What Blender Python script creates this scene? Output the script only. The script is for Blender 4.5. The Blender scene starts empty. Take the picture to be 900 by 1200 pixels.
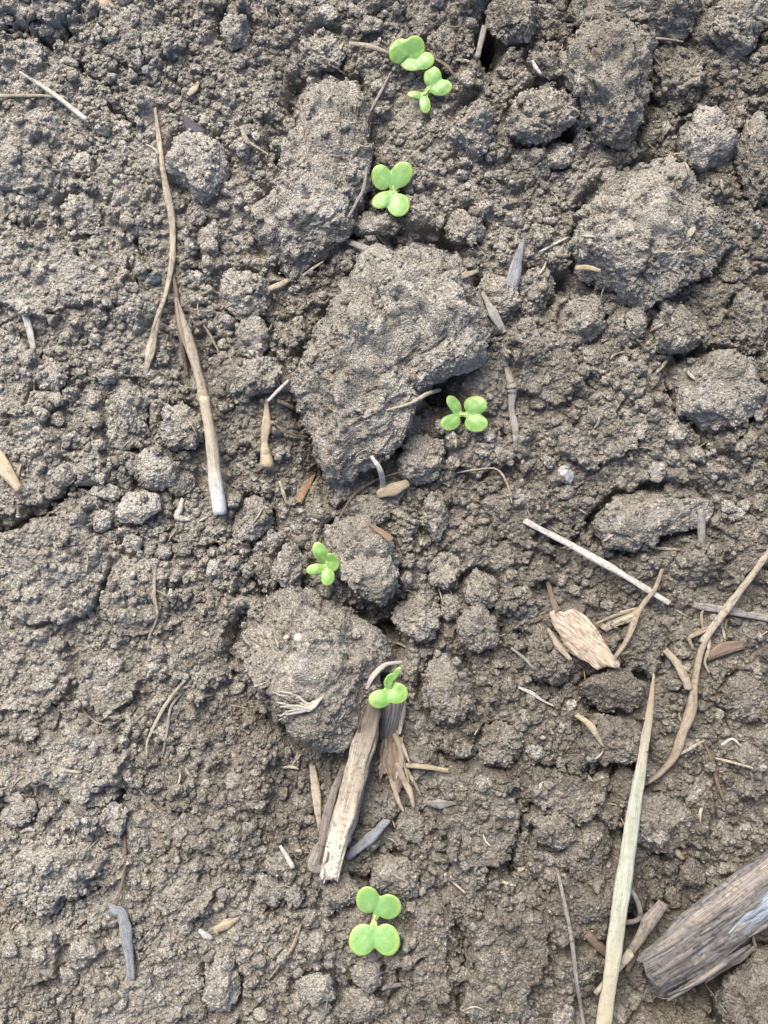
import bpy, bmesh, math, random
import numpy as np

# ------------------------------------------------------------------ camera, sky, sun, exposure
SC = bpy.context.scene
COL = SC.collection
S = 0.00045            # metres of ground per photo pixel (the frame covers about 0.4 x 0.54 m of soil)
HC = 0.60              # camera height above the soil, metres
HP = HC / S            # the same in photo pixels
cam_d = bpy.data.cameras.new('camera')
cam = bpy.data.objects.new('camera', cam_d); COL.objects.link(cam)
cam.location = (0, 0, HC); cam.rotation_euler = (0, 0, 0)
cam_d.sensor_fit = 'VERTICAL'; cam_d.sensor_height = 36
cam_d.lens = 36 * HC / (1200 * S)
cam_d.clip_start = 0.01; cam_d.clip_end = 400
SC.camera = cam

SUN_EL, SUN_AZ = math.radians(52), math.radians(-22)     # light comes from the top of the frame, a little from the left
w = bpy.data.worlds.new('World'); SC.world = w; w.use_nodes = True
nt = w.node_tree; bg = nt.nodes['Background']
sky = nt.nodes.new('ShaderNodeTexSky'); sky.sky_type = 'NISHITA'; sky.sun_disc = False
sky.sun_elevation = SUN_EL; sky.sun_rotation = SUN_AZ
sky.dust_density = 4.0; sky.air_density = 0.7
nt.links.new(sky.outputs[0], bg.inputs[0]); bg.inputs[1].default_value = 0.125
sd = bpy.data.lights.new('sun', 'SUN'); sd.energy = 1.6; sd.angle = math.radians(36); sd.color = (1.0, 0.95, 0.88)
sun = bpy.data.objects.new('sun', sd); COL.objects.link(sun)
sun.rotation_euler = (math.pi / 2 - SUN_EL, 0, -SUN_AZ + math.pi)
# lamp -Z must point away from the sky's sun
from mathutils import Vector
_d = Vector((math.sin(SUN_AZ) * math.cos(SUN_EL), math.cos(SUN_AZ) * math.cos(SUN_EL), math.sin(SUN_EL)))
sun.rotation_euler = (-_d).to_track_quat('-Z', 'Y').to_euler()
SC.view_settings.view_transform = 'Standard'; SC.view_settings.look = 'None'
SC.view_settings.exposure = 1.74; SC.view_settings.gamma = 1.0
SC.cycles.max_bounces = 6; SC.cycles.diffuse_bounces = 3
SC.cycles.use_denoising = True; SC.cycles.denoiser = 'OPENIMAGEDENOISE'; SC.cycles.denoising_prefilter = 'ACCURATE'

rnd = random.Random(7)
RNG = np.random.default_rng(11)
F = np.float32

# ------------------------------------------------------------------ noise in numpy (units: photo pixels)
def _h(ix, iy, iz, seed):
    h = (ix.astype(np.uint32) * np.uint32(374761393)) ^ (iy.astype(np.uint32) * np.uint32(668265263)) ^ (iz.astype(np.uint32) * np.uint32(2147483647 - 58)) ^ np.uint32((seed * 974711) & 0xffffffff)
    h = (h ^ (h >> np.uint32(13))) * np.uint32(1274126177)
    h = (h ^ (h >> np.uint32(16))) * np.uint32(2246822519)
    h = h ^ (h >> np.uint32(13))
    return (h & np.uint32(0xffffff)).astype(F) / F(0xffffff)

def vn3(x, y, z, seed=0):
    x0 = np.floor(x); y0 = np.floor(y); z0 = np.floor(z)
    fx = (x - x0).astype(F); fy = (y - y0).astype(F); fz = (z - z0).astype(F)
    ix = x0.astype(np.int64); iy = y0.astype(np.int64); iz = z0.astype(np.int64)
    fx = fx * fx * (3 - 2 * fx); fy = fy * fy * (3 - 2 * fy); fz = fz * fz * (3 - 2 * fz)
    def c(a, b, d): return _h(ix + a, iy + b, iz + d, seed)
    a = c(0,0,0) * (1-fx) + c(1,0,0) * fx; b = c(0,1,0) * (1-fx) + c(1,1,0) * fx
    lo = a * (1-fy) + b * fy
    a = c(0,0,1) * (1-fx) + c(1,0,1) * fx; b = c(0,1,1) * (1-fx) + c(1,1,1) * fx
    hi = a * (1-fy) + b * fy
    return (lo * (1-fz) + hi * fz) * 2 - 1

def vn2(x, y, seed=0):
    x0 = np.floor(x); y0 = np.floor(y)
    fx = (x - x0).astype(F); fy = (y - y0).astype(F)
    ix = x0.astype(np.int64); iy = y0.astype(np.int64); iz = np.zeros(1, np.int64)
    fx = fx * fx * (3 - 2 * fx); fy = fy * fy * (3 - 2 * fy)
    a = _h(ix, iy, iz, seed) * (1-fx) + _h(ix+1, iy, iz, seed) * fx
    b = _h(ix, iy+1, iz, seed) * (1-fx) + _h(ix+1, iy+1, iz, seed) * fx
    return (a * (1-fy) + b * fy) * 2 - 1

def fbm2(x, y, wl, octv=4, seed=0, gain=.5):
    r = 0; a = 1.0; t = 0
    for k in range(octv):
        c, s = math.cos(.6 * k + seed), math.sin(.6 * k + seed)
        r = r + a * vn2((x * c - y * s) / wl + 31 * k, (x * s + y * c) / wl + 17 * k, seed + k); t += a; a *= gain; wl /= 2
    return r / t

def fbm3(P, wl, octv=4, seed=0, gain=.5):
    r = 0; a = 1.0; t = 0
    for k in range(octv):
        q = P / wl + 13.7 * k + 100
        r = r + a * vn3(q[:, 0], q[:, 1] + .37 * q[:, 2], q[:, 2], seed + k); t += a; a *= gain; wl /= 2
    return r / t

def stamp2(x, y, cell, rmin, rmax, prob, seed, q=.5, ids=False):
    """height of a layer of domed crumbs, one at most per cell"""
    x0 = np.floor(x / cell).astype(np.int64); y0 = np.floor(y / cell).astype(np.int64)
    out = np.zeros(np.broadcast(x, y).shape, F); z = np.zeros(1, np.int64); who = np.zeros(out.shape, F)
    for a in (-1, 0, 1):
        for b in (-1, 0, 1):
            ix = x0 + a; iy = y0 + b
            cx = (ix + _h(ix, iy, z, seed)) * cell; cy = (iy + _h(ix, iy, z, seed + 1)) * cell
            r = rmin + (rmax - rmin) * _h(ix, iy, z, seed + 2) ** 1.6
            an = _h(ix, iy, z, seed + 3) * 3.14; e = 0.65 + .35 * _h(ix, iy, z, seed + 4)
            ca = np.cos(an); sa = np.sin(an)
            dx = x - cx; dy = y - cy
            u = (dx * ca + dy * sa); v = (-dx * sa + dy * ca) / e
            k = 1 - (u * u + v * v) / (r * r)
            hgt = np.where((k > 0) & (_h(ix, iy, z, seed + 5) < prob), r * e * np.power(np.maximum(k, 0), q), 0)
            if ids: who = np.where(hgt > out, _h(ix, iy, z, seed + 6), who)
            out = np.maximum(out, hgt.astype(F))
    return (out, who) if ids else out

def worley3(P, cell, seed, ids=False):
    q = P / cell + 500
    i0 = np.floor(q).astype(np.int64); best = np.full(len(P), 9, F); who = np.zeros(len(P), F); gx = np.zeros(len(P), F)
    for a in (-1, 0, 1):
        for b in (-1, 0, 1):
            for c in (-1, 0, 1):
                ix, iy, iz = i0[:, 0] + a, i0[:, 1] + b, i0[:, 2] + c
                dx = ix + _h(ix, iy, iz, seed) - q[:, 0]; dy = iy + _h(ix, iy, iz, seed + 1) - q[:, 1]; dz = iz + _h(ix, iy, iz, seed + 2) - q[:, 2]
                dd = (dx * dx + dy * dy + dz * dz).astype(F)
                if ids: cl = dd < best; who = np.where(cl, _h(ix, iy, iz, seed + 3), who); gx = np.where(cl, dx * (_h(ix, iy, iz, seed + 4) - .5) + dy * (_h(ix, iy, iz, seed + 5) - .5) + dz * (_h(ix, iy, iz, seed + 6) - .5), gx)
                best = np.minimum(best, dd)
    return (best, who, gx) if ids else best           # squared distance

# ------------------------------------------------------------------ materials
def newmat(name):
    m = bpy.data.materials.new(name); m.use_nodes = True
    t = m.node_tree; b = t.nodes['Principled BSDF']
    b.inputs['Specular IOR Level'].default_value = .25
    return m, t, b
def node(t, k, **kw):
    n = t.nodes.new(k)
    for a, v in kw.items():
        if a in n.inputs.keys(): n.inputs[a].default_value = v
        else: setattr(n, a, v)
    return n
def ramp(t, stops, src):
    r = t.nodes.new('ShaderNodeValToRGB'); e = r.color_ramp.elements
    while len(e) < len(stops): e.new(.5)
    for k, (p, c) in enumerate(stops): e[k].position = p; e[k].color = (*c, 1) if len(c) == 3 else c
    t.links.new(src, r.inputs[0]); return r
def mixc(t, mode, fac, a, b):
    n = t.nodes.new('ShaderNodeMix'); n.data_type = 'RGBA'; n.blend_type = mode
    for i, v in ((0, fac), (6, a), (7, b)):
        if isinstance(v, (int, float)): n.inputs[i].default_value = v
        elif isinstance(v, tuple): n.inputs[i].default_value = (*v, 1)
        else: t.links.new(v, n.inputs[i])
    return n.outputs[2]

def soil_material(name, warm=0.0):
    m, t, b = newmat(name); L = t.links.new
    geo = t.nodes.new('ShaderNodeNewGeometry'); P = geo.outputs['Position']
    at = node(t, 'ShaderNodeAttribute', attribute_name='tint')
    n1 = node(t, 'ShaderNodeTexNoise', Scale=70.0, Detail=5.0, Roughness=.6); L(P, n1.inputs['Vector'])
    n2 = node(t, 'ShaderNodeTexNoise', Scale=620.0, Detail=5.0, Roughness=.8); L(P, n2.inputs['Vector'])
    add = node(t, 'ShaderNodeMath', operation='MULTIPLY_ADD'); L(n1.outputs[0], add.inputs[0]); add.inputs[1].default_value = .55; L(at.outputs['Fac'], add.inputs[2])
    r = ramp(t, [(.16, (.112, .101, .081)), (.36, (.186, .171, .140)), (.56, (.272, .256, .217)), (.84, (.375, .355, .307))], add.outputs[0])
    g = ramp(t, [(.32, (.54, .53, .52)), (.5, (.98, .98, .98)), (.68, (1.45, 1.44, 1.42))], n2.outputs[0])
    col = mixc(t, 'MULTIPLY', 1.0, r.outputs[0], g.outputs[0])
    n3 = node(t, 'ShaderNodeTexNoise', Scale=130.0, Detail=2.0); L(P, n3.inputs['Vector'])
    rd = ramp(t, [(.62, (0, 0, 0)), (.74, (.5, .5, .5))], n3.outputs[0])
    col = mixc(t, 'MIX', rd.outputs[0], col, mixc(t, 'MULTIPLY', 1.0, col, (1.12, .98, .86)))
    # grains of pale sand and dark humus
    v = node(t, 'ShaderNodeTexVoronoi', Scale=1500.0); L(P, v.inputs['Vector'])
    sep = t.nodes.new('ShaderNodeSeparateColor'); L(v.outputs['Color'], sep.inputs[0])
    gr = ramp(t, [(.0, (.3, .3, .3)), (.16, (1, 1, 1)), (.86, (1, 1, 1)), (.96, (1.8, 1.77, 1.68))], sep.outputs[0])
    col = mixc(t, 'MULTIPLY', .75, col, gr.outputs[0])
    L(col, b.inputs['Base Color']); b.inputs['Roughness'].default_value = .95; b.inputs['Specular IOR Level'].default_value = .05
    nb = node(t, 'ShaderNodeTexNoise', Scale=750.0, Detail=6.0, Roughness=.75); L(P, nb.inputs['Vector'])
    vb = node(t, 'ShaderNodeTexVoronoi', Scale=850.0); L(P, vb.inputs['Vector'])
    ma = node(t, 'ShaderNodeMath', operation='MULTIPLY_ADD'); L(vb.outputs['Distance'], ma.inputs[0]); ma.inputs[1].default_value = -.8; L(nb.outputs[0], ma.inputs[2])
    bp = node(t, 'ShaderNodeBump', Strength=1.0, Distance=.0014); L(ma.outputs[0], bp.inputs['Height']); L(bp.outputs[0], b.inputs['Normal'])
    return m
SOIL = soil_material('soil')

def fibre_material(name, c1, c2, dark=(.06, .045, .03), streak=26.0, tip=None, tipat=.75, spots=.5, rough=.6, long=.012, base=None):
    """fibrous plant matter: streaks run along the piece (attribute fib = along, cos, sin)"""
    m, t, b = newmat(name); L = t.links.new
    at = node(t, 'ShaderNodeAttribute', attribute_name='fib'); tt = node(t, 'ShaderNodeAttribute', attribute_name='along')
    mp = node(t, 'ShaderNodeMapping'); L(at.outputs['Vector'], mp.inputs[0]); mp.inputs['Scale'].default_value = (long, streak / 10, streak / 10)
    n = node(t, 'ShaderNodeTexNoise', Scale=2.2, Detail=5.0, Roughness=.65); L(mp.outputs[0], n.inputs['Vector'])
    r = ramp(t, [(.30, tuple(x * .5 for x in c1)), (.42, c1), (.60, c2), (.72, tuple(min(x * 1.15, .8) for x in c2))], n.outputs[0]); col = r.outputs[0]
    if tip:
        a = ramp(t, [(max(tipat - .2, 0), (0, 0, 0)), (min(tipat + .1, 1), (1, 1, 1))], tt.outputs['Fac'])
        col = mixc(t, 'MIX', a.outputs[0], col, mixc(t, 'MULTIPLY', .6, tip, ramp(t, [(.3, (.75, .75, .75)), (.6, (1.15, 1.15, 1.15))], n.outputs[0]).outputs[0]))
    if base:
        a = ramp(t, [(.05, (1, 1, 1)), (.30, (0, 0, 0))], tt.outputs['Fac']); col = mixc(t, 'MIX', a.outputs[0], col, base)
    # dirt and decay with a shape of its own
    geo = t.nodes.new('ShaderNodeNewGeometry')
    n2 = node(t, 'ShaderNodeTexNoise', Scale=420.0, Detail=6.0, Roughness=.7); L(geo.outputs['Position'], n2.inputs['Vector'])
    s = ramp(t, [(.50, (0, 0, 0)), (.62, (spots, spots, spots))], n2.outputs[0])
    col = mixc(t, 'MIX', s.outputs[0], col, dark)
    L(col, b.inputs['Base Color']); b.inputs['Roughness'].default_value = rough
    bp = node(t, 'ShaderNodeBump', Strength=1.0, Distance=.0008); L(n.outputs[0], bp.inputs['Height'])
    b2 = node(t, 'ShaderNodeBump', Strength=.5, Distance=.0004); L(n2.outputs[0], b2.inputs['Height']); L(bp.outputs[0], b2.inputs['Normal']); L(b2.outputs[0], b.inputs['Normal'])
    return m
M = {
 'straw':  fibre_material('pale straw', (.34, .285, .20), (.54, .48, .365), spots=.45),
 'white':  fibre_material('bleached straw', (.46, .43, .36), (.66, .63, .55), spots=.35),
 'spear':  fibre_material('greenish straw', (.30, .30, .215), (.57, .57, .46), spots=.5, dark=(.27, .23, .16), tip=(.42, .385, .26), tipat=.8, base=(.40, .32, .21)),
 'bluetip':fibre_material('straw bleached at its tip', (.38, .32, .22), (.55, .50, .38), spots=.25, tip=(.54, .555, .54), tipat=.78),
 'tan':    fibre_material('tan stem', (.25, .20, .14), (.44, .37, .265), spots=.4),
 'brown':  fibre_material('brown root', (.13, .095, .065), (.27, .205, .145), spots=.4),
 'grey':   fibre_material('grey weathered straw', (.20, .185, .16), (.40, .375, .33), spots=.45),
 'rust':   fibre_material('rusty splinter', (.20, .125, .075), (.38, .265, .17), spots=.3),
 'slate':  fibre_material('blue grey splinter', (.14, .143, .147), (.42, .43, .435), streak=34, spots=.4),
 'darkshard': fibre_material('dark slate flake', (.055, .05, .06), (.12, .11, .13), spots=.2, rough=.45),
 'cream':  fibre_material('cream split wood', (.27, .22, .155), (.52, .455, .34), spots=.7, dark=(.14, .115, .085), tip=(.60, .54, .42), tipat=.75, base=(.15, .12, .09), streak=34),
 'bark':   fibre_material('grey bark strip', (.13, .112, .09), (.36, .32, .265), spots=.6, streak=20),
 'charred':fibre_material('dark weathered wood', (.055, .055, .065), (.40, .34, .26), spots=.2, streak=26),
 'driftwood': fibre_material('weathered log', (.075, .072, .068), (.225, .212, .192), dark=(.05, .045, .038), spots=.9, streak=44, long=.012),
 'bluewood': fibre_material('bleached blue grey wood', (.12, .14, .155), (.31, .355, .39), spots=.25, streak=24, long=.006),
 'leafchip': fibre_material('dry leaf scrap', (.21, .165, .115), (.43, .36, .27), spots=.5, dark=(.24, .16, .10), streak=9, long=.03),
 'pod':    fibre_material('pale husk', (.34, .265, .17), (.50, .425, .29), spots=.3),
 'fluff':  fibre_material('pale root fibres', (.44, .40, .32), (.64, .60, .50), spots=.2),
}
def stone_material(name, c, rough=.6):
    m, t, b = newmat(name); geo = t.nodes.new('ShaderNodeNewGeometry')
    n = node(t, 'ShaderNodeTexNoise', Scale=500.0, Detail=5.0); t.links.new(geo.outputs['Position'], n.inputs['Vector'])
    r = ramp(t, [(.3, tuple(x * .55 for x in c)), (.6, c)], n.outputs[0]); t.links.new(r.outputs[0], b.inputs['Base Color']); b.inputs['Roughness'].default_value = rough
    bp = node(t, 'ShaderNodeBump', Strength=.6, Distance=.0005); t.links.new(n.outputs[0], bp.inputs['Height']); t.links.new(bp.outputs[0], b.inputs['Normal'])
    return m
M['palestone'] = stone_material('pale stone', (.27, .28, .275)); M['pinkstone'] = stone_material('pink stone', (.30, .22, .17)); M['bluestone'] = stone_material('dark blue stone', (.045, .06, .075), .7)
M['buff'] = stone_material('buff stone', (.36, .33, .27))

def leaf_material():
    m, t, b = newmat('cotyledon'); L = t.links.new
    rim = node(t, 'ShaderNodeAttribute', attribute_name='rim'); tint = node(t, 'ShaderNodeAttribute', attribute_name='tint')
    geo = t.nodes.new('ShaderNodeNewGeometry')
    n = node(t, 'ShaderNodeTexNoise', Scale=420.0, Detail=6.0, Roughness=.7); L(geo.outputs['Position'], n.inputs['Vector'])
    base = ramp(t, [(.3, (.108, .215, .040)), (.7, (.140, .262, .062))], n.outputs[0])
    cool = mixc(t, 'MIX', tint.outputs['Fac'], base.outputs[0], (.145, .265, .115))
    rr = ramp(t, [(.78, (0, 0, 0)), (.97, (.9, .9, .9))], rim.outputs['Fac'])
    col = mixc(t, 'MIX', rr.outputs[0], cool, (.23, .31, .08))
    ve = node(t, 'ShaderNodeAttribute', attribute_name='vein'); vf = node(t, 'ShaderNodeMath', operation='MULTIPLY'); L(ve.outputs['Fac'], vf.inputs[0]); vf.inputs[1].default_value = .45
    col = mixc(t, 'MIX', vf.outputs[0], col, (.26, .36, .12))
    n2 = node(t, 'ShaderNodeTexNoise', Scale=900.0, Detail=2.0); L(geo.outputs['Position'], n2.inputs['Vector'])
    sp = ramp(t, [(.66, (0, 0, 0)), (.71, (.75, .75, .75))], n2.outputs[0])
    col = mixc(t, 'MIX', sp.outputs[0], col, (.10, .13, .06))
    L(col, b.inputs['Base Color']); b.inputs['Roughness'].default_value = .42; b.inputs['Specular IOR Level'].default_value = .4
    b.inputs['Subsurface Weight'].default_value = .25; b.inputs['Subsurface Radius'].default_value = (.5, 1, .3); b.inputs['Subsurface Scale'].default_value = .001
    bp = node(t, 'ShaderNodeBump', Strength=.25, Distance=.0004); L(n.outputs[0], bp.inputs['Height']); L(bp.outputs[0], b.inputs['Normal'])
    return m
M['leaf'] = leaf_material()
def plain_material(name, a, c):
    m, t, b = newmat(name); geo = t.nodes.new('ShaderNodeNewGeometry')
    n = node(t, 'ShaderNodeTexNoise', Scale=600.0, Detail=3.0); t.links.new(geo.outputs['Position'], n.inputs['Vector'])
    r = ramp(t, [(.35, a), (.65, c)], n.outputs[0]); t.links.new(r.outputs[0], b.inputs['Base Color']); b.inputs['Roughness'].default_value = .45
    return m
M['stem'] = plain_material('pink green seedling stem', (.30, .20, .17), (.42, .42, .22))
M['pet'] = plain_material('leaf stalk', (.22, .36, .11), (.36, .40, .16))

# ------------------------------------------------------------------ mesh helpers; positions arrive as (u, v, z) in photo pixels at world scale
def to_world(P):
    P = np.asarray(P, float); o = np.empty_like(P)
    o[:, 0] = (P[:, 0] - 450) * S; o[:, 1] = (600 - P[:, 1]) * S; o[:, 2] = P[:, 2] * S
    return o
def shift(u, v, z):
    """where a point seen at photo pixel (u, v) stands when it is z above the soil"""
    f = (HP - z) / HP
    return 450 + (u - 450) * f, 600 + (v - 600) * f

def link_mesh(name, verts, faces, mat, parent=None, origin=None, attrs=None, smooth=True, ngons=None, flatcap=False):
    """verts (n,3) world; faces int array (m,3|4) and optional list of ngons"""
    me = bpy.data.meshes.new(name)
    o = np.zeros(3) if origin is None else np.asarray(origin, float)
    v = np.asarray(verts, float) - o
    k = faces.shape[1]; nf = len(faces)
    loops = faces.reshape(-1); starts = np.arange(nf) * k; tot = np.full(nf, k)
    if ngons:
        for g in ngons:
            starts = np.append(starts, len(loops)); tot = np.append(tot, len(g)); loops = np.append(loops, g)
    me.vertices.add(len(v)); me.vertices.foreach_set('co', v.astype(F).ravel())
    me.loops.add(len(loops)); me.loops.foreach_set('vertex_index', loops.astype(np.int32))
    me.polygons.add(len(starts)); me.polygons.foreach_set('loop_start', starts.astype(np.int32)); me.polygons.foreach_set('loop_total', tot.astype(np.int32))
    if smooth: me.polygons.foreach_set('use_smooth', np.r_[np.ones(nf, bool), np.zeros(len(starts) - nf, bool)] if flatcap else np.ones(len(starts), bool))
    for a, d in (attrs or {}).items():
        d = np.asarray(d, F)
        if d.ndim == 1: me.attributes.new(a, 'FLOAT', 'POINT').data.foreach_set('value', d)
        else: me.attributes.new(a, 'FLOAT_VECTOR', 'POINT').data.foreach_set('vector', d.ravel())
    me.update(calc_edges=True); me.validate()
    me.materials.append(mat)
    ob = bpy.data.objects.new(name, me); COL.objects.link(ob)
    if parent is not None:
        ob.parent = parent; ob.location = Vector(o) - parent.location
    else: ob.location = o
    return ob
def tag(o, label, cat, group=None):
    o['label'] = label; o['category'] = cat
    if group: o['group'] = group
    return o
def empty(name, loc, label, cat, group=None):
    o = bpy.data.objects.new(name, None); COL.objects.link(o); o.location = loc; o.empty_display_size = .005
    return tag(o, label, cat, group)

_ico = {}
def ico(n):
    if n not in _ico:
        bm = bmesh.new(); bmesh.ops.create_icosphere(bm, subdivisions=n, radius=1)
        v = np.array([x.co[:] for x in bm.verts]); f = np.array([[q.index for q in p.verts] for p in bm.faces]); bm.free()
        _ico[n] = (v / np.linalg.norm(v, axis=1)[:, None], f)
    return _ico[n]

# ------------------------------------------------------------------ dryness of the soil (pale where dry); a property of the place
def dryness(u, v):
    d = .02 + .10 * (1 - np.clip(u / 900, -.3, 1.3)) + .03 * np.clip(1 - v / 1200, -.3, 1.3)
    d = d + .07 * fbm2(u, v, 150, 3, 91)
    for (a, b, r, k) in DRY: d = d + k * np.exp(-((u - a) ** 2 + (v - b) ** 2) / (r * r))
    return (d - .08) * 1.5 + .08
DRY = [(60, 330, 110, .06), (100, 895, 60, .09), (65, 1010, 60, .09), (370, 245, 80, .04), (40, 180, 60, .03), (770, 260, 80, .03), (500, 380, 80, .03),
       (600, 1120, 70, -.02), (760, 1080, 120, -.10), (330, 900, 110, -.09), (640, 850, 130, -.06), (820, 760, 150, -.05), (420, 560, 70, -.04), (590, 560, 70, -.05), (210, 850, 90, -.03), (650, 430, 60, -.05)]

# ------------------------------------------------------------------ the ground: one sheet, fine under the camera, coarse out to the horizon
U0, U1, V0, V1 = -130, 1030, -150, 1350
def axis(lo, hi):
    c = np.arange(lo, hi + 1, dtype=float); st = 1.0; out_hi = []; out_lo = []
    a = hi; b = lo
    while a < hi + 60000:
        st *= 1.085; a += st; b -= st; out_hi.append(a); out_lo.append(b)
    return np.concatenate([out_lo[::-1], c, out_hi]), len(out_lo)
ax, nu = axis(U0, U1); ay, nv = axis(V0, V1)
GU, GV = np.meshgrid(ax, ay)
GU = GU.astype(F); GV = GV.astype(F)

def seg_dist(u, v, pts):
    best = np.full(u.shape, 1e9, F)
    for (a, b), (c, d) in zip(pts[:-1], pts[1:]):
        L2 = (c - a) ** 2 + (d - b) ** 2 + 1e-9
        t = np.clip(((u - a) * (c - a) + (v - b) * (d - b)) / L2, 0, 1)
        best = np.minimum(best, np.hypot(u - a - t * (c - a), v - b - t * (d - b)))
    return best
def inside(u, v, pts):
    c = np.zeros(u.shape, bool); n = len(pts)
    for i in range(n):
        (x1, y1), (x2, y2) = pts[i], pts[(i + 1) % n]
        if y1 == y2: continue
        c ^= ((y1 > v) != (y2 > v)) & (u < (x2 - x1) * (v - y1) / (y2 - y1) + x1)
    return c

# crusted slabs that are still one with the ground: (outline, height, roughness)
SLABS = [
 ([(0,150),(40,145),(62,185),(60,225),(25,232),(-10,225),(-10,160)], 5, .6),
 ([(0,290),(60,275),(105,310),(115,350),(80,378),(30,372),(0,350)], 4, .5),
 ([(40,880),(70,862),(110,858),(155,875),(150,905),(110,932),(75,920),(45,905)], 8, .5),
 ([(18,1010),(50,985),(115,990),(122,1020),(90,1045),(55,1062),(20,1035)], 9, .5),
 ([(545,1070),(600,1052),(648,1062),(640,1115),(612,1170),(602,1215),(548,1215),(552,1120)], 9, .35),
 ([(520,900),(585,895),(608,935),(598,1000),(575,1020),(530,1010),(515,960)], 7, .4),
 ([(0,0),(45,-20),(105,-5),(100,30),(55,35),(0,22)], 5, .6),
 ([(740,935),(790,925),(830,945),(825,985),(770,1000),(735,975)], 6, .5),
 ([(0,500),(40,495),(95,540),(70,590),(0,605)], 5, .7),
 ([(0,630),(60,605),(100,600),(130,650),(110,720),(40,730),(0,700)], 6, .7),
 ([(520,640),(560,620),(600,650),(600,720),(560,760),(530,710)], 4, .8),
 ([(630,1050),(700,1040),(735,1000),(745,1040),(700,1100),(650,1100)], 4, .7),
 ([(-10,740),(60,735),(90,790),(50,840),(-10,830)], 4, .8),
 ([(510,495),(590,500),(600,545),(540,560)], 5, .7),
]
SLABS += [
 ([(560,560),(610,560),(640,600),(620,640),(580,630)], 3, .7), ([(-10,395),(30,400),(60,430),(90,470),(40,490),(-10,480)], 5, .5), ([(90,520),(120,515),(125,545),(105,570),(85,550)], 3, .6),
 ([(130,660),(170,650),(200,690),(190,740),(140,745),(120,700)], 4, .6), ([(100,760),(150,770),(170,810),(130,845),(90,820)], 4, .6), ([(190,1010),(235,1000),(250,1050),(210,1075),(180,1050)], 4, .6),
 ([(20,1080),(70,1085),(75,1130),(30,1150),(-5,1120)], 5, .6), ([(110,1150),(180,1140),(220,1180),(180,1215),(110,1215)], 5, .6), ([(480,1060),(520,1050),(530,1110),(520,1180),(480,1170)], 6, .4),
 ([(620,900),(690,915),(720,960),(690,1000),(640,990),(618,940)], 5, .5), ([(650,1120),(700,1110),(700,1160),(650,1180)], 4, .5), ([(830,620),(890,600),(910,650),(860,690)], 4, .6), ([(120,20),(180,10),(210,50),(180,90),(130,80)], 4, .6),
 ([(220,720),(262,700),(268,790),(240,830),(205,790)], 4, .6), ([(100,300),(150,300),(160,350),(120,370)], 4, .6), ([(850,860),(905,850),(905,930),(860,925)], 4, .6), ([(450,560),(470,570),(480,640),(466,650)], 3, .6), ([(600,400),(660,395),(690,440),(650,480),(610,460)], 4, .7), ([(655,500),(720,480),(750,520),(700,555),(660,540)], 4, .7)]
CRACKS = [
 ([(0,38),(30,36),(50,46),(78,40),(95,22)], 2.5, 13), ([(86,60),(100,88),(128,104),(138,130),(158,144)], 2.2, 14),
 ([(0,622),(35,612),(60,596),(92,582),(112,576)], 3, 20), ([(640,940),(610,948),(607,985),(598,1015),(560,1022)], 2.2, 18), ([(600,1012),(622,1030),(640,1042)], 2, 14),
 ([(520,888),(560,884),(590,896)], 2, 12), ([(310,1064),(370,1062),(405,1072)], 2, 14), ([(150,930),(130,938),(110,940),(80,932)], 2.5, 12), ([(120,1035),(90,1055),(60,1068)], 2.5, 12),
 ([(780,425),(785,480),(815,505),(825,540)], 3, 16), ([(300,600),(290,640),(270,700)], 3, 10), ([(535,1080),(545,1120),(540,1180)], 3, 14), ([(0,240),(20,262),(42,268)], 2, 9),
 ([(600,740),(640,800),(650,830)], 3, 10), ([(880,470),(865,520),(880,560)], 2, 10), ([(205,560),(200,620),(230,660)], 2, 8), ([(150,270),(170,300),(165,340)], 2, 8),
 ([(250,640),(285,655),(310,700)], 2, 10), ([(30,470),(60,455),(110,448)], 1.6, 7), ([(180,940),(230,960),(245,1010)], 1.6, 7), ([(460,1180),(470,1140),(500,1120)], 2, 9),
 ([(650,640),(690,620),(700,600)], 3, 12), ([(640,900),(690,905),(720,890)], 3, 12)]
# broad rises and hollows (u, v, ru, rv, dz)
HILLS = [
 (575,48,14,32,-60),(440,722,34,18,-52),(466,750,14,30,-46),(372,545,20,34,-26),(395,555,45,20,-20),(515,470,26,24,-40),(836,1158,26,26,-20),(745,1085,24,22,-26),(420,1035,26,14,-20),(640,170,80,50,-8),
 (660,335,40,20,-36),(780,345,40,16,-14),(340,935,30,50,-10),(700,800,60,45,-16),(690,690,90,50,-8),(560,330,20,20,-6),(360,500,24,40,-16),(250,560,40,30,-9),(215,440,30,60,-7),
 (350,370,40,30,-12),(495,760,20,40,-12),(470,110,16,40,-12),(410,230,14,30,-10),(735,905,35,30,-20),(720,1170,50,30,-18),(790,60,20,40,-8),(830,330,60,20,-10),(650,235,40,40,-10),
 (440,870,30,40,-14),(700,610,20,40,-8),(680,640,60,20,-10),(100,300,160,160,8),(60,660,90,120,6),(80,1000,100,160,6),(600,1110,60,90,8),(560,950,60,60,5),(860,560,70,70,6),(780,250,110,80,6),(440,1180,50,40,-8),(850,720,60,40,-6)]

def ell(cx, cy, rx, ry, ang=0, seed=1, n=14):
    r = random.Random(seed * 13 + int(cx) * 7 + int(cy)); out = []
    a0 = math.radians(ang)
    for k in range(n):
        t = 2 * math.pi * k / n; q = 1 + r.uniform(-.12, .10)
        x, y = rx * q * math.cos(t), ry * q * math.sin(t)
        out.append((cx + x * math.cos(a0) - y * math.sin(a0), cy + x * math.sin(a0) + y * math.cos(a0)))
    return out

CLODS = []
def plan_clod(*a, **k): CLODS.append((a, k))
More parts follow.
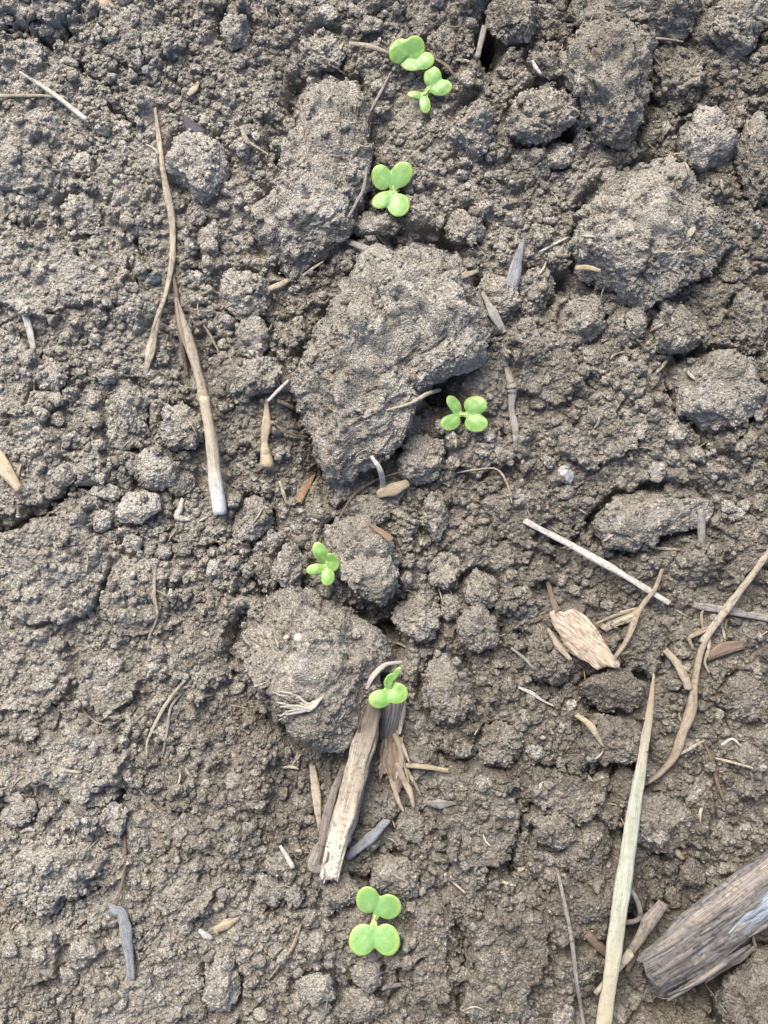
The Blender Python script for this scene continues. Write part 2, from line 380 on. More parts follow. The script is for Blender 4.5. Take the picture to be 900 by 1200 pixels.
# traced clods: the large ones by outline, the rest by ellipse
plan_clod([(345,102),(385,92),(420,97),(433,150),(431,240),(402,288),(355,318),(312,316),(297,275),(310,238),(332,215),(328,165)], 'tall rough slab of soil left of the four leaved seedling near the top', h=.30, emb=.2, dry=.05)
plan_clod([(432,300),(480,274),(525,285),(560,318),(582,355),(576,392),(548,425),(518,450),(488,480),(470,515),(440,538),(410,540),(392,552),(378,525),(350,488),(345,440),(360,408),(395,372),(425,335)], 'largest clod, broad rough boulder of soil in the upper middle', h=.36, emb=.25, dry=.09, lump=1.25, rough=1.15)
plan_clod([(275,740),(296,698),(335,690),(372,692),(402,700),(436,738),(456,766),(444,798),(426,842),(396,868),(352,868),(312,845),(284,805),(269,768)], 'big round topped clod under the white fibre tuft', h=.42, emb=.45, dry=.02, lump=.9)
plan_clod([(675,292),(680,242),(716,202),(758,187),(800,200),(842,238),(857,282),(842,318),(800,330),(752,347),(710,332),(678,312)], 'broad domed clod with a pale chip on it at the upper right', h=.36, emb=.25, dry=.08, lump=1.1, rough=1.2)
plan_clod([(686,30),(728,27),(762,50),(766,115),(746,166),(702,166),(676,126),(664,64)], 'tall ridged clod below the slab on the top edge', h=.50, emb=.35, dry=.05, lump=1.2, rough=1.15)
plan_clod([(672,-30),(826,-30),(826,8),(808,40),(786,48),(748,32),(700,34),(668,20)], 'wide slab of soil cut by the top edge right of centre', h=.40, emb=.35, dry=.06)
plan_clod([(768,62),(790,42),(822,60),(828,100),(810,132),(778,130),(764,100)], 'crumbly clod tucked right of the tall ridged clod', h=.4, emb=.2, dry=.03, rough=1.3)
plan_clod([(795,152),(820,127),(850,140),(866,170),(850,197),(820,197),(795,182)], 'smooth pale angular clod at the upper right', h=.68, emb=.45, dry=.20, rough=.6, facets=10)
plan_clod(ell(865,24,33,36,0,3), 'rounded clod in the top right corner', h=.6, dry=.07, rough=1.2)
plan_clod(ell(602,22,31,34,0,4), 'lumpy clod right of the dark hole at the top', h=.62, emb=.5, dry=.07, rough=1.2)
plan_clod([(590,150),(598,118),(630,100),(664,106),(680,122),(664,148),(640,168),(610,170)], 'broken ragged clod left of the tall ridged clod', h=.55, emb=.4, dry=.06, rough=1.5, lump=1.4)
plan_clod(ell(554,151,27,33,10,5), 'upright rounded clod right of the double seedling', h=.68, emb=.5, dry=.06)
plan_clod(ell(656,179,17,16,0,6), 'small pale clod below the ragged clod', h=.7, dry=.14, rough=.7)
plan_clod(ell(889,190,24,56,0,7), 'long clod along the right edge beside the pale angular one', h=.55, dry=.05, rough=1.3)
plan_clod([(196,185),(206,160),(232,154),(256,165),(270,192),(262,218),(238,232),(212,224),(196,210)], 'round pale dry clod beside the long curved stem', h=.62, emb=.42, dry=.12, rough=.8, facets=8)
plan_clod(ell(276,38,19,20,0,8), 'small knobbly clod near the top edge left of centre', h=.6, dry=.09)
plan_clod(ell(378,60,29,26,0,9), 'flat crumbly clod above the tall rough slab', h=.42, emb=.2, dry=.09)
plan_clod([(255,338),(270,316),(296,320),(322,342),(318,362),(286,373),(260,362)], 'wide flat clod left of the pale straw chip', h=.55, emb=.35, dry=.09)
plan_clod(ell(296,394,21,24,10,11), 'middle sized clod below the wide flat one', h=.6, dry=.06)
plan_clod(ell(304,438,28,26,30,12), 'lumpy clod right of the node of the jointed straw', h=.55, dry=.05, rough=1.3, lump=1.4)
plan_clod(ell(245,283,13,26,5,13), 'narrow upright clod right of the curved stem', h=.5, dry=.06)
plan_clod(ell(230,325,11,10,0,14), 'little round clod just right of the curved stem', h=.7, dry=.10)
plan_clod(ell(97,194,15,14,0,15), 'small pinkish clod on the upper left crust', h=.5, emb=.2, dry=.11)
plan_clod(ell(95,254,25,28,0,16), 'low rounded clod in the left crust', h=.32, emb=.1, dry=.05)
plan_clod(ell(442,264,28,17,0,17), 'small clod under the four leaved seedling near the top', h=.6, dry=.02)
plan_clod(ell(683,373,25,29,0,18), 'smooth rounded clod under the big domed one', h=.6, emb=.4, dry=.07, rough=.9)
plan_clod([(765,385),(775,352),(795,345),(822,362),(825,400),(800,415),(772,410)], 'clod with an undercut lip at the right above the wide crust', h=.6, emb=.4, dry=.07)
plan_clod(ell(622,345,26,32,20,19), 'clod beside the blue grey splinter', h=.45, dry=.03)
plan_clod(ell(746,378,14,20,0,20), 'small upright clod between two rounded clods on the right', h=.6, dry=.03)
plan_clod([(782,432),(800,414),(840,412),(880,425),(892,462),(872,498),(832,512),(806,490),(788,462)], 'wide pale crust clod near the right edge', h=.30, emb=.25, dry=.08, rough=.75)
plan_clod([(695,612),(722,578),(770,568),(822,573),(834,600),(822,616),(775,630),(752,652),(722,642),(696,628)], 'broad flat clod above the end of the long white straw', h=.30, emb=.25, dry=.08, rough=.85)
plan_clod([(125,470),(135,450),(160,448),(172,470),(172,505),(160,525),(135,522),(124,500)], 'tall oblong clod in the left crust', h=.5, emb=.25, dry=.07, rough=1.2)
plan_clod(ell(213,503,23,26,0,22), 'round spongy clod left of the jointed straw', h=.62, emb=.4, dry=.06, rough=1.2)
plan_clod([(156,548),(168,527),(200,525),(209,545),(202,566),(182,578),(160,570)], 'pale round clod, upper of the light pair in the left half', h=.6, emb=.5, dry=.16, rough=.7)
plan_clod([(132,597),(145,578),(162,576),(188,580),(190,598),(166,614),(140,614)], 'pale flat clod, lower of the light pair in the left half', h=.5, emb=.6, dry=.21, rough=.6)
plan_clod(ell(126,579,20,10,5,24), 'little flaky clod above the lower pale clod', h=.5, emb=.5, dry=.16)
plan_clod(ell(119,611,14,14,0,25), 'little clod below left of the lower pale clod', h=.6, dry=.10)
plan_clod(ell(215,566,18,14,-20,26), 'dark smooth clod left of the straw tip', h=.55, dry=.0, rough=.7)
plan_clod(ell(155,637,12,12,0,27), 'small clod below the pale pair', h=.6, dry=.09)
plan_clod(ell(193,645,10,11,0,28), 'small angular clod below the pale Y shaped scrap', h=.6, dry=.09)
plan_clod([(272,618),(288,586),(300,578),(318,600),(322,622),(300,632),(278,636)], 'pointed clod right of the straw tip', h=.6, emb=.35, dry=.05)
plan_clod(ell(339,665,20,27,0,29), 'hairy rounded clod left of the small dark seedling', h=.65, emb=.5, dry=.07)
plan_clod([(384,618),(402,608),(436,610),(458,640),(466,690),(452,714),(432,700),(414,684),(392,662),(380,640)], 'large lumpy clod right of the small dark seedling', h=.5, emb=.3, dry=.05, rough=1.2)
plan_clod([(378,575),(388,552),(412,540),(438,548),(440,566),(420,584),(395,594),(380,592)], 'smooth dark clod under the lip of the largest clod', h=.5, emb=.4, dry=.03, rough=.7)
plan_clod(ell(432,598,24,18,0,31), 'clod behind the thin bent twig', h=.5, dry=.04)
plan_clod([(467,540),(478,516),(500,508),(519,522),(519,548),(505,566),(484,568),(470,556)], 'round clod below left of the paired seedling leaves', h=.65, emb=.5, dry=.09, rough=.9)
plan_clod(ell(483,505,17,20,20,32), 'small clod in the shade right of the largest clod', h=.6, dry=.03)
plan_clod(ell(511,604,18,34,8,33), 'long upright clod in the centre', h=.5, emb=.3, dry=.06)
plan_clod(ell(522,671,21,25,0,34), 'middle clod below the long upright one', h=.55, emb=.3, dry=.06)
plan_clod(ell(490,725,28,32,-5,35), 'round rough clod right of the dark hollow', h=.65, emb=.5, dry=.08, rough=1.1)
plan_clod(ell(528,710,13,18,0,36), 'small clod touching the round rough clod', h=.6, dry=.05)
plan_clod(ell(562,692,23,24,0,37), 'upper of two crumbly clods right of centre', h=.5, dry=.04, rough=1.2)
plan_clod(ell(562,740,25,26,0,38), 'lower of two crumbly clods right of centre', h=.5, dry=.07, rough=1.1)
plan_clod([(495,790),(512,768),(545,772),(558,800),(560,835),(540,860),(512,850),(492,820)], 'broad clod right of the lowest stub of dark wood', h=.38, emb=.25, dry=.04, rough=1.2)
plan_clod(ell(584,875,26,25,0,39), 'rounded clod above the long crack', h=.5, emb=.3, dry=.05, rough=1.2)
plan_clod(ell(640,772,24,38,-15,40), 'upright clod left of the curled dry leaf', h=.55, emb=.35, dry=.01, rough=1.2)
plan_clod([(682,805),(700,790),(735,785),(758,800),(752,828),(720,838),(692,832)], 'dark oblong clod below the curled dry leaf', h=.6, emb=.5, dry=.02, rough=.8)
plan_clod([(680,850),(700,838),(735,842),(760,852),(758,882),(730,896),(700,890),(684,872)], 'dark clod with a pale short straw on it', h=.5, emb=.4, dry=.01, rough=.9)
plan_clod(ell(755,752,26,38,0,41), 'crumbly dark clod right of the curled dry leaf', h=.5, emb=.3, dry=.01, rough=1.2)
plan_clod(ell(872,820,30,30,0,42), 'low dark clod right of the branched stem', h=.4, dry=.01)
plan_clod(ell(733,925,20,24,0,43), 'dark clod left of the long pale spear', h=.55, dry=-.01)
plan_clod(ell(770,965,42,38,0,44), 'low crumbly clod right of the pale spear', h=.3, emb=.15, dry=.03)
plan_clod(ell(812,1024,15,18,0,45), 'small smooth grey clod above the weathered log', h=.6, dry=.0, rough=.5)
plan_clod(ell(790,1052,14,12,0,46), 'small dark clod at the upper end of the weathered log', h=.6, dry=-.02)
plan_clod([(846,1186),(856,1146),(886,1114),(950,1116),(955,1240),(870,1250),(848,1220)], 'big dark clod in the bottom right corner', h=.6, emb=.55, dry=-.04)
plan_clod(ell(792,1208,52,27,0,48), 'dark clod on the bottom edge below the log', h=.5, dry=-.03)
plan_clod(ell(480,967,18,18,0,49), 'small round clod right of the blue grey splinter', h=.65, dry=.07)
plan_clod([(430,1010),(452,996),(478,1005),(492,1022),(488,1045),(465,1058),(438,1048)], 'clod just above the lowest seedling', h=.5, emb=.35, dry=.06)
plan_clod(ell(398,1044,21,18,0,51), 'small shaggy clod at the tip of the split stick', h=.6, dry=.02, rough=1.3)
plan_clod(ell(326,1012,20,16,-20,52), 'upper lobe of the clods left of the split stick', h=.5, dry=.06)
plan_clod([(296,1040),(305,1022),(326,1028),(332,1050),(322,1062),(300,1056)], 'flat pale clod beside the short white straw', h=.45, emb=.3, dry=.10)
plan_clod(ell(345,1050,12,14,0,54), 'smaller clod touching the flat pale clod', h=.6, dry=.08)
plan_clod([(240,1130),(256,1120),(280,1132),(284,1165),(270,1186),(246,1188),(238,1165)], 'upright pale clod near the bottom left of centre', h=.5, emb=.35, dry=.12)
plan_clod(ell(370,1158,26,18,0,56), 'pale mottled clod near the bottom', h=.5, dry=.12)
plan_clod(ell(432,1140,20,22,0,57), 'clod right below the lowest seedling', h=.5, dry=.04)
plan_clod(ell(418,1180,30,22,0,58), 'clod at the bottom edge below the lowest seedling', h=.45, dry=.03)
plan_clod(ell(97,1117,18,16,20,59), 'angular clod in the lower left', h=.5, dry=.08)
plan_clod(ell(136,958,15,21,0,60), 'small upright clod over the thin root at lower left', h=.5, dry=.07)
plan_clod(ell(22,952,24,18,0,61), 'low clod at the left edge in the lower part', h=.35, dry=.05)
plan_clod(ell(60,440,16,20,10,62), 'small pale clod left of the crust centre', h=.4, emb=.2, dry=.10)
plan_clod(ell(77,556,16,17,0,63), 'smooth low clod in the left crust above the crack', h=.35, emb=.2, dry=.10, rough=.7)
plan_clod(ell(212,382,17,14,0,64), 'clod trapped between the two stems', h=.4, dry=.02)
plan_clod(ell(228,252,12,12,0,65), 'tiny clod below the round pale dry clod', h=.6, dry=.06)
plan_clod(ell(327,170,12,18,0,66), 'narrow clod touching the tall slab on its left', h=.5, dry=.03)
plan_clod(ell(648,975,26,22,0,67), 'low clod right of the long crack', h=.35, dry=.04)
plan_clod(ell(690,1000,28,40,0,68), 'low wide clod left of the pale spear', h=.28, emb=.15, dry=.03)
plan_clod(ell(545,268,26,20,0,69), 'rough clod on the upper right shoulder of the largest clod', h=.5, dry=.04)
plan_clod([(560,330),(580,325),(606,338),(612,362),(596,384),(574,372),(560,352)], 'pale broken lobe right of the largest clod', h=.6, emb=.7, dry=.09)
plan_clod(ell(30,60,30,14,0,70), 'low flat clod in the top left', h=.3, dry=.06)
plan_clod(ell(880,380,26,40,0,71), 'shaggy clod at the right edge above the wide crust', h=.4, dry=.05, rough=1.4)
plan_clod(ell(640,70,20,24,0,72), 'dark clod between the hole and the tall ridged clod', h=.5, dry=-.01)
plan_clod(ell(520,60,22,30,0,73), 'crumbly mound behind the double seedling', h=.35, dry=.03, rough=1.4)
plan_clod(ell(560,1180,20,16,0,74), 'low clod on the lower crust', h=.25, dry=.04)
PITS = [(836, 1156, 30, 28, 70), (574, 46, 11, 26, 60), (452, 742, 22, 10, 50), (515, 462, 16, 14, 45), (388, 548, 14, 14, 30), (742, 1098, 12, 16, 45), (655, 330, 14, 10, 30), (440, 1030, 12, 9, 30), (662, 152, 9, 9, 30), (775, 335, 14, 7, 25), (420, 815, 10, 22, 30)]
def ground_height(u, v):
    global SLABMASK
    wu = u + 5 * vn2(u / 23, v / 23, 5) + 2.5 * vn2(u / 8, v / 8, 6); wv = v + 5 * vn2(u / 23 + 9, v / 23, 7) + 2.5 * vn2(u / 8, v / 8 + 5, 8)
    wu2 = u + 3.0 * vn2(u / 5.5, v / 5.5, 15) + .8 * vn2(u / 2.3, v / 2.3, 16); wv2 = v + 3.0 * vn2(u / 5.5 + 9, v / 5.5, 17) + .8 * vn2(u / 2.3, v / 2.3 + 3, 18)
    base = 10 * fbm2(u, v, 260, 3, 21) + 7 * fbm2(u, v, 70, 3, 22)
    for a, b, ru, rv, dz in HILLS: base = base + dz * np.exp(-(((u - a) / ru) ** 2 + ((v - b) / rv) ** 2))
    for a, b, ru, rv, dz in PITS: base = base - dz * np.exp(-((((wu - a) / ru) ** 2 + ((wv - b) / rv) ** 2) ** 3))
    big = stamp2(wu, wv, 46, 10, 30, .62, 31, .6) * .62
    mid, midw = stamp2(wu, wv, 20, 4, 13, .8, 41, .45, True); mid = mid * .85
    sm, smw = stamp2(wu2, wv2, 9, 2, 6.2, .85, 51, .5, True)
    sm2 = stamp2(wu2 + 4, wv2, 6, 1.3, 4, .8, 57)
    tiny = stamp2(wu2, wv2, 3.6, .8, 2.2, .9, 61)
    loose = np.maximum(big * 1.15, mid * 1.2) + .5 * mid + 1.05 * np.maximum(sm, sm2) + .65 * tiny
    h = base + loose * (.85 + .5 * fbm2(u, v, 60, 2, 72)) + 6.0 * np.abs(fbm2(u, v, 13, 3, 73, .6)) + 2.2 * fbm2(u, v, 4.5, 3, 71, .7)
    for pts, hs, rough in SLABS:
        pu = [p[0] for p in pts]; pv = [p[1] for p in pts]
        m = (u > min(pu) - 20) & (u < max(pu) + 20) & (v > min(pv) - 20) & (v < max(pv) + 20)
        uu, vv = u[m], v[m]
        xu = uu + 9 * vn2(uu / 16, vv / 16, 81) + 3.5 * vn2(uu / 5, vv / 5, 82); xv = vv + 9 * vn2(uu / 16 + 5, vv / 16, 83) + 3.5 * vn2(uu / 5, vv / 5 + 7, 84)
        d = seg_dist(xu, xv, pts + [pts[0]]); ins = inside(xu, xv, pts)
        k = np.clip(np.where(ins, d, -d) / 3 + .3, 0, 1); k = k * k * (3 - 2 * k)
        flat = base[m] + 9 + hs * 1.5 + 5 * fbm2(uu, vv, 38, 4, 85) + rough * (.85 * loose[m]) + 2.4 * fbm2(uu, vv, 5, 3, 86, .7) + 3.5 * np.abs(fbm2(uu, vv, 12, 3, 74, .6)) + .3 * tiny[m]
        if SLABMASK is not None: SLABMASK[m] = np.maximum(SLABMASK[m], k)
        h[m] = h[m] * (1 - k) + flat * k
    for _a, _k in CLODS:      # the gap round each clod
        pts = _a[0]; pu = [p[0] for p in pts]; pv = [p[1] for p in pts]; sp = math.sqrt((max(pu) - min(pu)) * (max(pv) - min(pv))) / 2
        m = (u > min(pu) - 25) & (u < max(pu) + 25) & (v > min(pv) - 25) & (v < max(pv) + 25)
        uu, vv = u[m], v[m]
        d = seg_dist(uu, vv, pts + [pts[0]]); wdt = 3.5 + sp * .05
        h[m] = h[m] - min(6 + sp * .28, 24) * np.exp(-(d / wdt) ** 2) * np.clip(.75 + .9 * vn2(uu / 26, vv / 26, 96), .1, 1.4)
    for pts, wd, dp in CRACKS:
        pu = [p[0] for p in pts]; pv = [p[1] for p in pts]
        m = (u > min(pu) - 25) & (u < max(pu) + 25) & (v > min(pv) - 25) & (v < max(pv) + 25)
        uu, vv = u[m], v[m]
        xu = uu + 8 * vn2(uu / 14, vv / 14, 87) + 3 * vn2(uu / 5, vv / 5, 88); xv = vv + 8 * vn2(uu / 14 + 5, vv / 14, 89) + 3 * vn2(uu / 5, vv / 5 + 7, 90)
        d = seg_dist(xu, xv, pts)
        ww = wd * (.6 + .8 * (vn2(uu / 18, vv / 18, 95) * .5 + .5))
        h[m] = h[m] - 1.6 * dp * np.exp(-(d / ww) ** 2) - .25 * dp * np.exp(-(d / (4 * ww)) ** 2)
    return h.astype(F), (.24 * (midw - .45) * (mid > 1) + .20 * (smw - .45) * (sm > 1)).astype(F)
SLABMASK = np.zeros(GU.shape, F)
GH, GTINT = ground_height(GU, GV)
T = GH[nv:nv + (V1 - V0 + 1), nu:nu + (U1 - U0 + 1)].copy()      # what lies highest, per photo pixel of ground
GT = T.copy()
SLAB = SLABMASK[nv:nv + (V1 - V0 + 1), nu:nu + (U1 - U0 + 1)]
BUSY = np.zeros(T.shape, bool)                                    # where clods or litter lie
H_, W_ = T.shape
verts = to_world(np.stack([GU.ravel(), GV.ravel(), GH.ravel()], 1))
nR, nC = GU.shape
idx = np.arange(nR * nC).reshape(nR, nC)
quads = np.stack([idx[1:, :-1], idx[1:, 1:], idx[:-1, 1:], idx[:-1, :-1]], -1).reshape(-1, 4)
hi = GH - 0
tint = dryness(GU, GV).ravel() + GTINT.ravel() + .03
ground = link_mesh('ground', verts, quads, SOIL, attrs={'tint': tint})
ground['kind'] = 'structure'
del verts, quads, idx

def sample(u, v, m=None):
    m = T if m is None else m
    i = np.clip(np.rint(np.asarray(v) - V0).astype(int), 0, H_ - 1); j = np.clip(np.rint(np.asarray(u) - U0).astype(int), 0, W_ - 1)
    return m[i, j]
def raise_top(P, busy=True):
    """write a set of vertices (photo-pixel units) into the map of what lies highest"""
    i = np.rint(P[:, 1] - V0).astype(int); j = np.rint(P[:, 0] - U0).astype(int)
    ok = (i > 1) & (i < H_ - 2) & (j > 1) & (j < W_ - 2); i, j, z = i[ok], j[ok], P[ok, 2].astype(F)
    up = z > T[i, j]; i, j, z = i[up], j[up], z[up]
    for a in (-1, 0, 1):
        for b in (-1, 0, 1):
            np.maximum.at(T, (i + a, j + b), z)
            if busy: BUSY[i + a, j + b] = True

# ------------------------------------------------------------------ clods
def clod_shape(outline, hz, sub, seed, boxy=.75, facets=7, rough=1.0, lump=1.0):
    """outline: closed list of photo-pixel points. returns verts in pixels around the outline's centre, its centre"""
    pts = np.array(outline, float)
    nxt = np.roll(pts, -1, 0); cr = pts[:, 0] * nxt[:, 1] - nxt[:, 0] * pts[:, 1]; A = cr.sum() / 2
    c = np.array([((pts[:, 0] + nxt[:, 0]) * cr).sum(), ((pts[:, 1] + nxt[:, 1]) * cr).sum()]) / (6 * A)
    dense = []
    for k in range(len(pts)):
        for s in np.linspace(0, 1, 12, endpoint=False): dense.append(pts[k] * (1 - s) + nxt[k] * s)
    d = np.array(dense) - c; th = np.arctan2(d[:, 1], d[:, 0]); rr = np.hypot(d[:, 0], d[:, 1]); o = np.argsort(th); th, rr = th[o], rr[o]
    n, f = ico(sub)
    a = np.arctan2(n[:, 1], n[:, 0]); R = np.interp(a, np.r_[th[-1] - 2 * np.pi, th, th[0] + 2 * np.pi], np.r_[rr[-1], rr, rr[0]])
    rho = np.hypot(n[:, 0], n[:, 1]); Rm = math.sqrt(abs(A) / math.pi)
    P = np.empty_like(n)
    k = R * rho ** boxy / np.maximum(rho, 1e-6)
    P[:, 0] = n[:, 0] * k; P[:, 1] = n[:, 1] * k; P[:, 2] = np.sign(n[:, 2]) * np.abs(n[:, 2]) ** .9 * hz
    r = random.Random(seed)
    for _ in range(facets):      # break it along planes
        kx = Vector((r.gauss(0, 1), r.gauss(0, 1), abs(r.gauss(0, 1)) * 1.0 + .35)).normalized(); kk = np.array(kx)
        dd = P @ kk; ext = dd.max(); cut = ext * r.uniform(.60, .90); over = np.maximum(dd - cut, 0)
        P -= over[:, None] * kk * .85
    nn = n * np.array([1, 1, 1.0])
    off = np.array([seed * 37.1, seed * 11.3, 0])
    Q = P + off
    Q = Q + 5.5 * np.stack([fbm3(Q, 10, 3, 3, .6), fbm3(Q, 10, 3, 5, .6), fbm3(Q, 10, 3, 8, .6)], 1)
    disp = lump * Rm * .20 * fbm3(Q, Rm * .8, 3, seed % 97 + 1) + rough * 4.2 * fbm3(Q, 18, 4, seed % 89 + 2, .65)
    if Rm > 9:
        amt = np.clip(.5 + 1.6 * fbm3(Q, 45, 2, seed % 43 + 9), 0, 1.5)        # crumbly in places, broken clean in others
        disp += amt * rough * min(Rm / 25, 1) * 3.6 * (.45 - worley3(Q, 19, seed % 71 + 3))
        disp += amt * rough * min(Rm / 16, 1) * 1.6 * (.4 - worley3(Q, 8, seed % 61 + 3))
        if Rm > 16:      # broken faces: each fracture cell has its own level and tilt
            for cs, am in ((Rm * .55, .075 * Rm), (Rm * .27, .045 * Rm)):
                _, wh, gx = worley3(Q + 4 * nn * fbm3(Q, 20, 2, 4)[:, None], max(cs, 9), seed % 29 + 11, True); disp += rough * am * ((wh - .5) * 1.3 + gx * 2.0)
        rid = 1 - np.abs(fbm3(Q, 34, 3, seed % 37 + 5)) * 5
        disp -= rough * min(Rm / 40, 1) * 4.5 * np.clip(rid, 0, 1) ** 2
    disp += rough * 7.0 * min(Rm / 22, 1) * (np.abs(fbm3(Q, 15, 3, seed % 31 + 6, .6)) - .18)
    disp += rough * 2.6 * fbm3(Q, 4.5, 3, seed % 53 + 4, .7)
    P = P + nn * disp[:, None]
    return P, f, c, Rm

nclod = 0
def put_clod(outline, label, h=.62, emb=.35, dry=.05, rough=1.0, boxy=.72, lump=1.0, facets=7, group='clods of soil', tilt=0):
    global nclod
    nclod += 1
    pts = np.array(outline, float); span = math.sqrt(np.prod(pts.max(0) - pts.min(0))) / 2
    hz = span * h * (1.3 if span > 45 else 1.15)
    if span > 45: emb += .14; boxy = .52; outline = [tuple(q) for q in pts.mean(0) + (pts - pts.mean(0)) * (1.0 if span > 110 else 1.03)]
    sub = 7 if span > 62 else 6 if span > 24 else 5 if span > 11 else 4
    P, f, c, Rm = clod_shape(outline, hz, sub, 100 + nclod * 7, boxy, facets, rough, lump)
    near = GT[int(c[1] - V0 - Rm * .6):int(c[1] - V0 + Rm * .6) + 1, int(c[0] - U0 - Rm * .6):int(c[0] - U0 + Rm * .6) + 1]
    zb = float(np.median(near)) if near.size else 0
    zc = zb + hz * emb
    cu, cv = shift(c[0], c[1], zc)
    fz = (HP - zc) / HP
    P = P * np.array([fz, fz, 1]) + np.array([cu, cv, zc])
    t = dryness(P[:, 0], P[:, 1]) + dry * 1.15 + .05 + .10 * fbm3(P, 40, 3, 5)
    wv = to_world(P)
    cw = to_world([[cu, cv, zc]])[0]
    ob = link_mesh('soil_clod', wv, f[:, ::-1], SOIL, origin=cw, attrs={'tint': t})
    tag(ob, label, 'clod', group)
    raise_top(P)
    return ob

for _a, _k in CLODS: put_clod(*_a, **_k)
NAMED = nclod

# ------------------------------------------------------------------ litter: paths are known first so that crumbs keep off them
LIT = []
def corridor(pts, wd):
    pu = [p[0] for p in pts]; pv = [p[1] for p in pts]
    i0 = int(max(min(pv) - wd - V0, 0)); i1 = int(min(max(pv) + wd - V0, H_)) + 1; j0 = int(max(min(pu) - wd - U0, 0)); j1 = int(min(max(pu) + wd - U0, W_)) + 1
    vv, uu = np.mgrid[i0:i1, j0:j1].astype(F); vv += V0; uu += U0
    if uu.size == 0: return
    BUSY2[i0:i1, j0:j1] |= (seg_dist(uu, vv, pts) < wd)[:BUSY2[i0:i1, j0:j1].shape[0], :BUSY2[i0:i1, j0:j1].shape[1]]
BUSY2 = np.zeros(T.shape, bool)

def catmull(pts, step=1.6):
    P = np.array(pts, float)
    if len(P) == 2:
        n = max(int(np.hypot(*(P[1] - P[0])[:2]) / step), 3); t = np.linspace(0, 1, n)[:, None]; return P[0] * (1 - t) + P[1] * t
    Q = np.vstack([2 * P[0] - P[1], P, 2 * P[-1] - P[-2]]); out = []
    for i in range(1, len(Q) - 2):
        n = max(int(np.hypot(*(Q[i + 1] - Q[i])[:2]) / step), 2)
        for s in np.linspace(0, 1, n, endpoint=False):
            out.append(.5 * (2 * Q[i] + (Q[i + 1] - Q[i - 1]) * s + (2 * Q[i - 1] - 5 * Q[i] + 4 * Q[i + 1] - Q[i + 2]) * s * s + (3 * Q[i] - Q[i - 1] - 3 * Q[i + 1] + Q[i + 2]) * s ** 3))
    out.append(P[-1]); return np.array(out)

